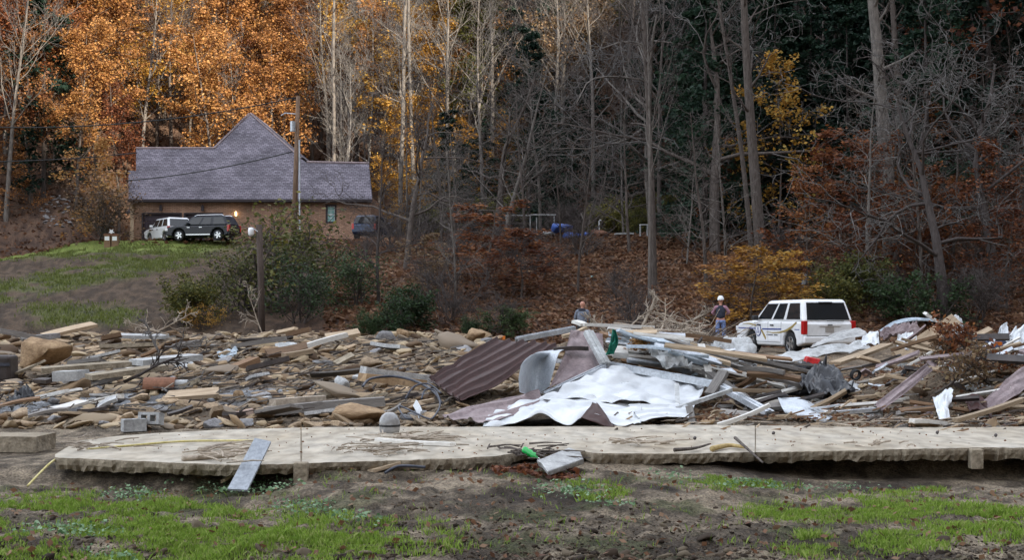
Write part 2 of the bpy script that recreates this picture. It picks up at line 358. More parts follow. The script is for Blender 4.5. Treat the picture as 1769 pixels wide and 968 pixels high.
bf = t.nodes.new('ShaderNodeBump'); bf.inputs['Strength'].default_value = 1.0; bf.inputs['Distance'].default_value = .03; t.links.new(nf.outputs['Fac'], bf.inputs['Height']); t.links.new(bf.outputs['Normal'], bp.inputs['Normal'])
t.links.new(nn.outputs['Fac'], bp.inputs['Height']); t.links.new(bp.outputs['Normal'], b.inputs['Normal'])
idx = np.arange(nr*nc).reshape(nr, nc)
Fq = np.stack([idx[:-1, :-1], idx[:-1, 1:], idx[1:, 1:], idx[1:, :-1]], -1).reshape(-1, 4)
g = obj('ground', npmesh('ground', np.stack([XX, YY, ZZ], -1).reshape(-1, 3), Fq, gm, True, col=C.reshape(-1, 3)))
tag(g, 'muddy valley ground rising into the wooded hillside', 'ground', kind='structure')
mat('far_ground', (.06,.05,.03), (.14,.11,.06), .05, .95, detail=8)
vf = obj('valley_floor', pymesh('valley_floor', [(-900,-900,-1.2),(900,-900,-1.2),(900,900,-1.2),(-900,900,-1.2)], [(0,1,2,3)], M['far_ground']))
tag(vf, 'valley floor stretching away around the site', 'ground', kind='structure')
# opposite ridge whose shadow lies across the valley: its crest follows the edge of the sunlight on the slope
sh = Vector((TOSUN.x, TOSUN.y)).normalized(); nq = Vector((-sh.y, sh.x)); tanel = math.tan(R(SUN_EL)); RC = 190.0
term = [(-200, 300, 120), (60, 300, 120), (330, 300, 126), (560, 330, 126), (690, 310, 126), (775, 240, 128), (890, 150, 136), (1050, 50, 146), (1180, -120, 158)]
qz = []
for px, py, Yd in term:
    p = at(px, py, Yd); q = p.x*nq.x + p.y*nq.y; r = p.x*sh.x + p.y*sh.y
    qz.append((q, p.z + (RC - r) * tanel))
qz.sort(); qs = np.array([a for a, _ in qz]); zs = np.array([b_ for _, b_ in qz])
V = []; Fc = []; Q = np.arange(-420, 430, 5.0); RR = np.array([-1.0, -.75, -.5, -.25, -.08, 0, .1, .4, 1.0])
for qi, q in enumerate(Q):
    zc = float(np.interp(q, qs, zs)); zc += max(0, q - qs[-1]) * .5
    zc = min(zc, 330); jag = (RD.random() - .5) * 7
    for rr in RR:
        h = (1 - abs(rr)) * zc + (jag if rr == 0 else (RD.random()-.5) * 10 * (abs(rr) < .9)) - 2
        r = RC + rr * zc / (1.2 if rr < 0 else .7)
        V.append((sh.x*r + nq.x*q, sh.y*r + nq.y*q, h))
nR = len(RR)
for i in range(len(Q)-1):
    for j in range(nR-1): a = i*nR+j; Fc.append((a, a+1, a+nR+1, a+nR))
mat('far_wood', (.05,.035,.02), (.14,.09,.04), .12, .95, detail=9)
rd = obj('hill', pymesh('hill', V, Fc, M['far_wood'], True)); tag(rd, 'wooded ridge on the other side of the narrow valley', 'hill', kind='structure')

# ------------------------------------------------------------------ trees
def unit(v): return v / (np.linalg.norm(v) + 1e-9)
class Tree:
    def __init__(s, seed): s.r = np.random.default_rng(seed); s.lines = []; s.tips = []
    def grow(s, p, d, L, rad, lev, P):
        r = s.r; n = P['seg'][lev]; pts = [np.array(p, float)]; d = unit(np.array(d, float))
        end = rad * P['taper'][lev]
        for i in range(n):
            d = unit(d + r.normal(0, P['wob'][lev], 3) + np.array([0, 0, P['up'][lev]]))
            pts.append(pts[-1] + d * L / n)
        pts = np.array(pts); rads = np.linspace(rad, end, n+1); s.lines.append((pts, rads, lev))
        if lev == P['max']: s.tips.append(pts); return
        k = P['n'][lev]
        for i in range(k):
            t = P['t0'][lev] + (1 - P['t0'][lev]) * ((i + r.random()) / k); f = t * n; a = min(int(f), n-1); q = pts[a] + (pts[a+1]-pts[a]) * (f-a)
            ax = unit(pts[a+1]-pts[a]); o = unit(np.cross(ax, r.normal(0, 1, 3)))
            if P.get('flat') and lev >= 1: o[2] *= .35; o = unit(o)
            an = R(P['ang'][lev] + r.normal(0, 10)); dd = ax*math.cos(an) + o*math.sin(an)
            ll_ = L * P['lr'][lev] * (1 - P['dec'][lev]*t) * (.7 + .6*r.random())
            s.grow(q, dd, ll_, max(rads[a]*P['rr'][lev], P['rmin']), lev+1, P)
    def mesh(s, name, levs, mat_, sides=(8, 5, 3, 3, 3)):
        VV = []; FF = []; b = 0
        for pts, rads, lev in s.lines:
            if lev not in levs: continue
            m = sides[lev]; k = len(pts); tg = np.gradient(pts, axis=0); tg /= np.linalg.norm(tg, axis=1)[:, None] + 1e-9
            ref = np.array([1., .3, .1]) if abs(tg[0][2]) > .8 else np.array([0, 0, 1.])
            a = np.cross(tg, ref); a /= np.linalg.norm(a, axis=1)[:, None] + 1e-9; c = np.cross(tg, a)
            an = np.arange(m) * 2*math.pi/m
            ring = pts[:, None, :] + rads[:, None, None] * (a[:, None, :]*np.cos(an)[None, :, None] + c[:, None, :]*np.sin(an)[None, :, None])
            VV.append(ring.reshape(-1, 3)); ix = b + np.arange(k*m).reshape(k, m); nx = np.roll(ix, -1, 1)
            FF.append(np.stack([ix[:-1], nx[:-1], nx[1:], ix[1:]], -1).reshape(-1, 4)); b += k*m
        return npmesh(name, np.concatenate(VV), np.concatenate(FF), mat_, True)
def leaves(r, cen, size, name, mat_, flat=.5, asp=.62):
    n = len(cen); a = r.normal(0, 1, (n, 3)); a[:, 2] *= flat; a /= np.linalg.norm(a, axis=1)[:, None] + 1e-9
    nrm = r.normal(0, 1, (n, 3)) * (1-flat*.4) + np.array([0, 0, 1.0]) ; b = np.cross(nrm, a); b /= np.linalg.norm(b, axis=1)[:, None] + 1e-9
    sz = size * (.6 + .8*r.random((n, 1))); a = a*sz*.5; b = b*sz*.5*asp; up = np.cross(a, b); up /= np.linalg.norm(up, axis=1)[:, None] + 1e-9
    V = np.stack([cen - a, cen + b - up*sz*.08, cen + a, cen - b + up*sz*.1], 1).reshape(-1, 3)
    return npmesh(name, V, np.arange(4*n).reshape(n, 4), mat_, rnd=r.random(n))
def tipleaves(T, per, spread, size, name, mat_, flat=.5, keep=1.0):
    r = T.r; C_ = []
    for pts in T.tips:
        if r.random() > keep: continue
        k = per; f = r.random(k) * (len(pts)-1); a = np.minimum(f.astype(int), len(pts)-2); q = pts[a] + (pts[a+1]-pts[a]) * (f-a)[:, None]
        C_.append(q + r.normal(0, spread, (k, 3)) * np.array([1, 1, .6]))
    return leaves(r, np.concatenate(C_), size, name, mat_, flat)
PROTO = {}
HARD = dict(max=3, seg=(10, 5, 3, 2), wob=(.03, .12, .2, .25), up=(.02, .10, .05, .0), n=(22, 6, 5), t0=(.30, .25, .2), ang=(55, 45, 45), lr=(.30, .5, .5), dec=(.55, .4, .3), rr=(.38, .5, .5), rmin=.016, taper=(.12, .3, .4, .5))
for i in range(3):      # tall leafy hardwoods, 20 m
    T = Tree(100+i); T.grow((0,0,-.5), (0,0,1), 20.5, .23, 0, HARD)
    PROTO['leafy%d' % i] = [('trunk', T.mesh('trunk', (0,1,2), M['bark'])), ('crown', tipleaves(T, 22, .38, .25, 'crown', M['leaf_orange'], keep=.85))]
BARE = dict(HARD, n=(20, 7, 6), t0=(.35, .25, .2), ang=(42, 40, 40), lr=(.33, .5, .5), up=(.02, .16, .10, .06), rmin=.015)
for i in range(3):      # tall bare hardwoods, 22 m
    T = Tree(200+i); T.grow((0,0,-.5), (0,0,1), 22.5, .22, 0, BARE)
    PROTO['bare%d' % i] = [('trunk', T.mesh('trunk', (0,1), M['bark_pale'])), ('branches', T.mesh('branches', (2,3), M['twig']))]
GN = dict(max=4, seg=(7, 7, 5, 4, 2), wob=(.10, .24, .32, .34, .3), up=(.06, .03, .02, .0, .0), n=(10, 6, 5, 2), t0=(.28, .22, .2, .2), ang=(62, 52, 55, 50), lr=(.62, .52, .5, .5), dec=(.35, .4, .3, .3), rr=(.5, .5, .5, .6), rmin=.013, taper=(.2, .25, .35, .5, .6))
for i in range(3):      # gnarled spreading bare trees, 9 m
    T = Tree(300+i); T.grow((0,0,-.4), (RD.uniform(-.1,.1),0,1), 9.0, .20, 0, GN)
    PROTO['gnarl%d' % i] = [('trunk', T.mesh('trunk', (0,1), M['bark_dark'])), ('branches', T.mesh('branches', (2,3,4), M['twig_pale']))]
SAP = dict(max=3, seg=(9, 5, 4, 2), wob=(.04, .14, .2, .3), up=(.03, .05, .0, .0), n=(24, 6, 3), t0=(.18, .2, .2), ang=(62, 45, 45), lr=(.36, .5, .5), dec=(.6, .4, .3), rr=(.4, .5, .6), rmin=.011, taper=(.15, .3, .4, .5))
for i in range(2):      # thin bare understorey trees, 10 m
    T = Tree(400+i); T.grow((0,0,-.4), (0,0,1), 10.0, .10, 0, SAP)
    PROTO['sapling%d' % i] = [('trunk', T.mesh('trunk', (0,1), M['bark'])), ('branches', T.mesh('branches', (2,3), M['twig']))]
BEE = dict(SAP, flat=True, n=(18, 7, 4), ang=(70, 45, 40), lr=(.42, .5, .5), up=(.02, .03, .0, .0), t0=(.12, .15, .1))
for i in range(2):      # layered beech-like small trees, 7 m
    T = Tree(500+i); T.grow((0,0,-.3), (0,0,1), 7.0, .07, 0, BEE)
    PROTO['layer%d' % i] = [('trunk', T.mesh('trunk', (0,1,2), M['bark'])), ('crown', tipleaves(T, 7, .14, .17, 'crown', M['leaf_rust'], flat=.2, keep=.8))]
for i in range(2):      # hemlocks, 18 m
    T = Tree(600+i); HEM = dict(max=2, seg=(8, 5, 2), wob=(.01, .08, .1), up=(.01, -.07, -.05), n=(60, 11), t0=(.08, .15), ang=(88, 50), lr=(.26, .34), dec=(.85, .5), rr=(.2, .4), rmin=.015, taper=(.08, .3, .4))
    T.grow((0,0,-.5), (0,0,1), 18.5, .22, 0, HEM)
    PROTO['hemlock%d' % i] = [('trunk', T.mesh('trunk', (0,1), M['bark_dark'])), ('crown', tipleaves(T, 12, .16, .30, 'crown', M['needle'], flat=.5))]
BUSH = dict(max=3, seg=(4, 4, 3, 2), wob=(.15, .2, .25, .3), up=(.10, .06, .03, .0), n=(7, 6, 5), t0=(.1, .15, .1), ang=(45, 45, 45), lr=(.75, .55, .5), dec=(.2, .4, .3), rr=(.6, .6, .6), rmin=.009, taper=(.5, .4, .4, .5))
for i in range(2):      # bushes, 3 m
    T = Tree(700+i); T.grow((0,0,-.2), (0,0,1), 2.2, .045, 0, BUSH)
    for k in range(4): T.grow((RD.uniform(-.4,.4), RD.uniform(-.4,.4), -.2), (RD.uniform(-.7,.7), RD.uniform(-.7,.7), 1), 2.0, .035, 0, BUSH)
    PROTO['bush%d' % i] = [('stem', T.mesh('stem', (0,1,2), M['twig'])), ('crown', tipleaves(T, 6, .11, .13, 'crown', M['leaf_green'], flat=.6, keep=.95))]
    PROTO['airy%d' % i] = [('stem', PROTO['bush%d' % i][0][1]), ('crown', tipleaves(T, 4, .13, .11, 'crown', M['leaf_green'], flat=.6, keep=.5))]
    PROTO['brush%d' % i] = [('stem', T.mesh('stem', (0,1), M['twig'])), ('branches', T.mesh('branches', (2,3), M['twig']))]
def plant(name, kind, loc, h, label, cat, group=None, leaf=None, bark=None, twig=None, rz=None, wide=1.0, tilt=(0, 0), base=None):
    "one tree: an Empty with copies of the prototype's parts; h scales it, materials may differ per copy"
    e = empty(name, loc, RD.uniform(0, 6.28) if rz is None else rz); e.rotation_euler = (tilt[0], tilt[1], e.rotation_euler[2])
    e.scale = (h*wide, h*wide, h); tag(e, label, cat, group)
    for pn, me in PROTO[kind]:
        o = obj(pn, me, e); m = leaf if pn == 'crown' else (twig or bark) if pn == 'branches' else bark
        if m: o.material_slots[0].link = 'OBJECT'; o.material_slots[0].material = M[m]
    return e
# forest on the slope
cnt = 0; placed = []
for iy, Yd in enumerate(np.arange(70, 196, 5.2)):
    step = (5.0 if Yd < 105 else 5.6) if Yd < 160 else 7.0
    for Xd in np.arange(-.46*Yd, .46*Yd, step):
        x = Xd + RD.uniform(-2.2, 2.2); y = Yd + RD.uniform(-2.2, 2.2); u = x/y; px = u*2430 + 884.5
        yh = float(np.interp(u, _HX, _HY))
        if y < yh + 2 or (y < 104 and px < 1180): continue
        if y < 84 and RD.random() < .35: continue
        if px > 1130 and y > 150: continue
        if 180 < px < 690 and y < 126: continue
        if px <= 200 and y < 111: continue
        if y > 165 and RD.random() < .35 and not 560 < px < 1100: continue
        z = tz(x, y) - .2; k = RD.random(); rr = RD.random()
        py = 535 - (z + 9 - CAMZ) * 2430 / y
        s = RD.uniform(.75, 1.1)
        if 175 < px < 300 and y < 150 and k < .55: sp = 'h'
        elif px < 560: sp = 'o' if k < .54 else ('y' if k < .61 else ('b' if k < .96 else 'h'))
        elif px < 800: sp = ('y' if k < .34 else 'o' if k < .55 else 'b') if y < 146 else ('b' if k < .82 else 'y')
        elif px < 1150: sp = 'b' if k < .58 else ('h' if k < .70 else ('v' if k < .86 else 'n'))
        else: sp = 'h' if k < .74 else ('b' if k < .95 else 'r')
        zone_ = 'behind the brick house' if px < 780 else ('on the middle of the hillside' if px < 1150 else 'in the shade at the right')
        where = next(n_ for lim, n_ in ((120, 'at the left picture edge'), (230, 'left of the house'), (370, 'above the left roof wing'), (480, 'above the roof peak'), (640, 'above the right roof wing'), (780, 'right of the house'), (890, 'left of the lone spruce'), (1000, 'behind the lone spruce'), (1150, 'at the upper centre right'), (1290, 'left of the tall leaning trunk'), (1450, 'right of the tall leaning trunk'), (1600, 'around the thickest trunk'), (9999, 'at the right picture edge')) if px < lim)
        dy_ = y - yh; where += ', low on the slope' if dy_ < 14 else (', midway up' if dy_ < 34 else ', high up'); sh_ = 'shorter ' if s < .86 else ''
        gp = 'hillside trees ' + zone_
        if sp in 'oynvr':
            lf = {'o': 'leaf_orange', 'y': 'leaf_yellow', 'n': 'leaf_brown', 'v': 'leaf_olive', 'r': 'leaf_rust'}[sp]
            cn_ = {'o': 'orange', 'y': 'yellow', 'n': 'brown', 'v': 'olive green', 'r': 'rust red'}[sp]
            if sp == 'o' and rr < .28: lf = 'leaf_rust'; cn_ = 'rust brown'
            plant('hardwood_tree', 'leafy%d' % RD.randrange(3), (x, y, z), s, sh_ + '%s leaved hardwood tree %s' % (cn_, where), 'tree', gp, leaf=lf, bark='bark' if rr < .6 else 'bark_pale')
        elif sp == 'h': plant('hemlock_tree', 'hemlock%d' % RD.randrange(2), (x, y, z), s, sh_ + 'dark green hemlock ' + where, 'tree', gp)
        else:
            pale = px < 1050 and RD.random() < .75
            plant('bare_tree', 'bare%d' % RD.randrange(3), (x, y, z), s, sh_ + ('pale' if pale else 'grey brown') + ' leafless tree ' + where, 'tree', gp, bark='bark_pale' if pale else 'bark', twig='twig_pale' if pale and rr < .5 else 'twig')
        cnt += 1
print('forest trees', cnt)
# ------------------------------------------------------------------ brick house on the ledge
HY = 104.0
def hx(px): return (px - 884.5) * HY / 2430.0
def hz(py): return CAMZ - (py - 535.0) * HY / 2430.0
mat('roof', (1, 1, 1)); m = M['roof']; t = m.node_tree; b = t.nodes['Principled BSDF']; b.inputs['Roughness'].default_value = .95
def brickmat(m, c1, c2, mort, bw, bh, ms, noise=None, rot=None):
    t = m.node_tree; b = t.nodes['Principled BSDF']; ge = t.nodes.new('ShaderNodeNewGeometry'); sp = t.nodes.new('ShaderNodeSeparateXYZ'); cb = t.nodes.new('ShaderNodeCombineXYZ')
    t.links.new(ge.outputs['Position'], sp.inputs[0]); t.links.new(sp.outputs['X'], cb.inputs['X']); t.links.new(sp.outputs['Z'], cb.inputs['Y'])
    br = t.nodes.new('ShaderNodeTexBrick'); br.inputs['Scale'].default_value = 1.0; br.inputs['Brick Width'].default_value = bw; br.inputs['Row Height'].default_value = bh
    br.inputs['Mortar Size'].default_value = ms; br.inputs['Color1'].default_value = (*c1, 1); br.inputs['Color2'].default_value = (*c2, 1); br.inputs['Mortar'].default_value = (*mort, 1)
    t.links.new(cb.outputs[0], br.inputs['Vector'])
    n = t.nodes.new('ShaderNodeTexNoise'); n.inputs['Scale'].default_value = .5; n.inputs['Detail'].default_value = 6; t.links.new(ge.outputs['Position'], n.inputs['Vector'])
    mr = t.nodes.new('ShaderNodeMapRange'); mr.inputs[1].default_value = .3; mr.inputs[2].default_value = .7; mr.inputs[3].default_value = .6; mr.inputs[4].default_value = 1.22
    t.links.new(n.outputs['Fac'], mr.inputs['Value']); vm = t.nodes.new('ShaderNodeVectorMath'); vm.operation = 'SCALE'
    t.links.new(br.outputs['Color'], vm.inputs[0]); t.links.new(mr.outputs['Result'], vm.inputs['Scale']); t.links.new(vm.outputs['Vector'], b.inputs['Base Color'])
    bp = t.nodes.new('ShaderNodeBump'); bp.inputs['Strength'].default_value = .5; bp.inputs['Distance'].default_value = .02
    t.links.new(br.outputs['Fac'], bp.inputs['Height']); bp.invert = True; t.links.new(bp.outputs['Normal'], b.inputs['Normal'])
brickmat(M['roof'], (.125,.112,.135), (.215,.195,.228), (.05,.044,.055), .32, .135, .016)
mat('brick', (1, 1, 1), rough=.9); brickmat(M['brick'], (.30,.165,.105), (.46,.28,.19), (.18,.125,.095), .26, .088, .014)
mat('quoin', (.34,.24,.16), (.50,.38,.27), 2.5, .9, bump=.3)
mat('fascia', (.035,.027,.03), rough=.6); mat('door_dark', (.045,.032,.04), (.06,.045,.055), 2, .5)
mat('pane_teal', (.20,.36,.34), rough=.12, spec=.6); mat('white_trim', (.72,.74,.74), rough=.5); mat('door_glass', (.05,.04,.045), rough=.1, spec=.6)
house = empty('brick_house', (hx(432), HY, 6.3)); tag(house, 'long brown brick house with tall peaked grey shingle roof and two garage doors', 'house')
hl = Vector(house.location)
class HB(MB):
    def build(s, name, mats, parent=house, **k):
        off = Vector(parent.matrix_basis.translation) if parent is house else Vector((0, 0, 0))
        s.V = [v - hl for v in s.V]; return MB.build(s, name, mats, parent, **k)
EZ = hz(345) ; EY = HY - .35
def rp(px, py, slope=.8):
    ze = CAMZ + 190 * EY / 2430; k = (py - 535) / 2430; Y = (CAMZ - ze + slope * EY) / (slope + k); return at(px, py, Y)
zb = 6.1; zt = EZ + .25
d1 = (hx(247), hx(312)); d2 = (hx(320), hx(383)); dz = hz(370); wx = (hx(564.5), hx(579.5)); wz = (hz(384), hz(355.5))
x0, x1 = hx(229), hx(640)
wl = HB()
wl.box(x0, d1[0], HY, HY+.3, zb, dz); wl.box(d1[1], d2[0], HY, HY+.3, zb, dz); wl.box(d2[1], wx[0], HY, HY+.3, zb, dz)
wl.box(x0, wx[0], HY, HY+.3, dz, zt); wl.box(wx[0], wx[1], HY, HY+.3, zb, wz[0]); wl.box(wx[0], wx[1], HY, HY+.3, wz[1], zt); wl.box(wx[1], x1, HY, HY+.3, zb, zt)
wl.build('front_wall', M['brick'])
BK = HY + 10.2
HB().box(x0, x0+.3, HY+.31, BK, zb, zt).build('side_wall', M['brick']); HB().box(x1-.3, x1, HY+.31, BK, zb, zt).build('side_wall', M['brick']); HB().box(x0+.31, x1-.31, BK-.3, BK, zb, zt).build('back_wall', M['brick'])
fr = [(222,345),(643,345),(637,283),(530,281),(520,274),(432,197),(370,257),(235,257),(235,295),(222,295)]
P = [rp(*q) for q in fr]; nP = len(P); ap = P[5]; lA, lB, rA, rB = P[7], P[6], P[3], P[2]
def bk(p): return Vector((p.x, 2*p.y - EY, EZ))            # foot of the back slope
V = list(P); Fc = [tuple(range(nP))]
def addf(*pts):
    i = len(V); V.extend(pts); Fc.append(tuple(range(i, i+len(pts))))
addf(lB, lA, bk(lA), bk(lB)); addf(rB, rA, bk(rA), bk(rB))
apb = ap + Vector((0, 7, 0)); addf(ap, lB, lB + Vector((0, 9, 0)), apb); addf(P[4], ap, apb, P[4] + Vector((0, 9, 0)))
addf(apb, lB + Vector((0, 9, 0)), P[4] + Vector((0, 9, 0)))
ro = obj('roof', pymesh('roof', [v - hl for v in V], Fc, M['roof']), house)
sm = ro.modifiers.new('s', 'SOLIDIFY'); sm.thickness = .16; sm.offset = -1
def sub(mb, name, mats, parent, **k):       # a sub-part in the house's coordinates
    mb.V = [v - hl for v in mb.V]; return MB.build(mb, name, mats, parent, **k)
sub(MB().tube([lA + Vector((0,.02,.05)), lB + Vector((0,.02,.05))], .09, 6), 'ridge_cap', M['mauve_metal'], ro)
sub(MB().tube([rA + Vector((0,.02,.05)), rB + Vector((0,.02,.05))], .09, 6), 'ridge_cap', M['mauve_metal'], ro)
sub(MB().tube([lB + Vector((0,0,.04)), ap + Vector((0,0,.06)), P[4] + Vector((0,0,.04))], .07, 6), 'hip_cap', M['mauve_metal'], ro)
HB().box(P[0].x-.02, P[1].x+.02, EY-.16, EY-.03, EZ-.20, EZ-.02).build('gutter', M['fascia'])
HB().box(P[0].x+.1, P[1].x-.1, EY, HY-.01, EZ-.22, EZ-.12).build('soffit', M['fascia'])
HB().box(hx(225.5), hx(231.5), HY-.12, HY+.25, zb, zt-.3).build('quoin_column', M['quoin'])
for (a, c) in (d1, d2):
    fr_ = HB(); fr_.box(a-.1, a+.02, HY-.03, HY+.1, zb, dz+.1).box(c-.02, c+.1, HY-.03, HY+.1, zb, dz+.1).box(a+.02, c-.02, HY-.03, HY+.1, dz, dz+.1)
    dr = fr_.build('garage_door', M['fascia']); hgt = (dz - 6.3) / 4
    for k in range(4):
        z0 = 6.3 + k*hgt
        pn = sub(MB().box(a+.03, c-.03, HY+.16, HY+.22, z0+.01, z0+hgt-.015), 'panel', M['door_dark'], dr, bevel=.02)
        if k == 2: sub(MB().box(a+.3, c-.3, HY+.145, HY+.158, z0+.12, z0+hgt-.12), 'glazing', M['door_glass'], dr)
wf = HB(); wf.box(wx[0]-.08, wx[0]+.05, HY-.04, HY+.08, wz[0]-.08, wz[1]+.08).box(wx[1]-.05, wx[1]+.08, HY-.04, HY+.08, wz[0]-.08, wz[1]+.08)
wf.box(wx[0]+.05, wx[1]-.05, HY-.04, HY+.08, wz[1]-.04, wz[1]+.08).box(wx[0]+.05, wx[1]-.05, HY-.04, HY+.08, wz[0]-.08, wz[0]+.04)
win = wf.build('window', M['fascia'])
for i in range(2):
    for j in range(4):
        xa = wx[0]+.06 + i*(wx[1]-wx[0]-.12)/2; xb = xa + (wx[1]-wx[0]-.12)/2 - .03; za = wz[0]+.05 + j*(wz[1]-wz[0]-.1)/4; zc = za + (wz[1]-wz[0]-.1)/4 - (.03 if j != 1 else .07)
        sub(MB().box(xa, xb, HY+.03, HY+.05, za, zc), 'pane', M['pane_teal'], win)
sub(MB().box(wx[0]+.02, wx[1]-.02, HY+.052, HY+.07, wz[0]+.02, wz[1]-.02), 'sash', M['white_trim'], win)
mat('lamp_on', (1, .8, .45)); lb_ = M['lamp_on'].node_tree.nodes['Principled BSDF']; lb_.inputs['Emission Color'].default_value = (1, .72, .35, 1); lb_.inputs['Emission Strength'].default_value = 1.6
for px, lit in ((279, 0), (351, 0), (408.5, 1)):
    x = hx(px); zl = hz(361 if not lit else 371)
    w_ = .055 if lit else .10; ln = HB().box(x-w_, x+w_, HY-.30, HY-.10, zl-.18*w_*10, zl+.14).add([(x-w_*1.3, HY-.34, zl+.141), (x+w_*1.3, HY-.34, zl+.141), (x+w_*1.3, HY-.06, zl+.141), (x-w_*1.3, HY-.06, zl+.141), (x, HY-.2, zl+.14+w_*1.8)], [(0,1,4),(1,2,4),(2,3,4),(3,0,4),(3,2,1,0)]).box(x-.03, x+.03, HY-.11, HY, zl, zl+.06).build('wall_lantern', M['lamp_on'] if lit else M['fascia'])
# low wing at the left end
wg = HB(); wg.box(hx(217), x0-.02, HY+1.2, HY+6, zb, hz(362)); wg.build('side_wing', M['quoin'])
HB().box(hx(219), hx(222.5), HY+1.14, HY+1.19, hz(405), hz(372)).build('side_window', M['door_glass'])
wr = HB(); wr.add([(hx(212.5), HY+.7, hz(366)), (hx(228), HY+.7, hz(366)), (hx(228), HY+3.5, hz(338)), (hx(214), HY+3.5, hz(338)), (hx(212.5), HY+.7, hz(368)), (hx(228), HY+.7, hz(368)), (hx(228), HY+3.5, hz(341)), (hx(214), HY+3.5, hz(341))], [(0,1,2,3),(7,6,5,4),(0,4,5,1),(1,5,6,2),(2,6,7,3),(3,7,4,0)]); wr.build('wing_roof', M['roof'])
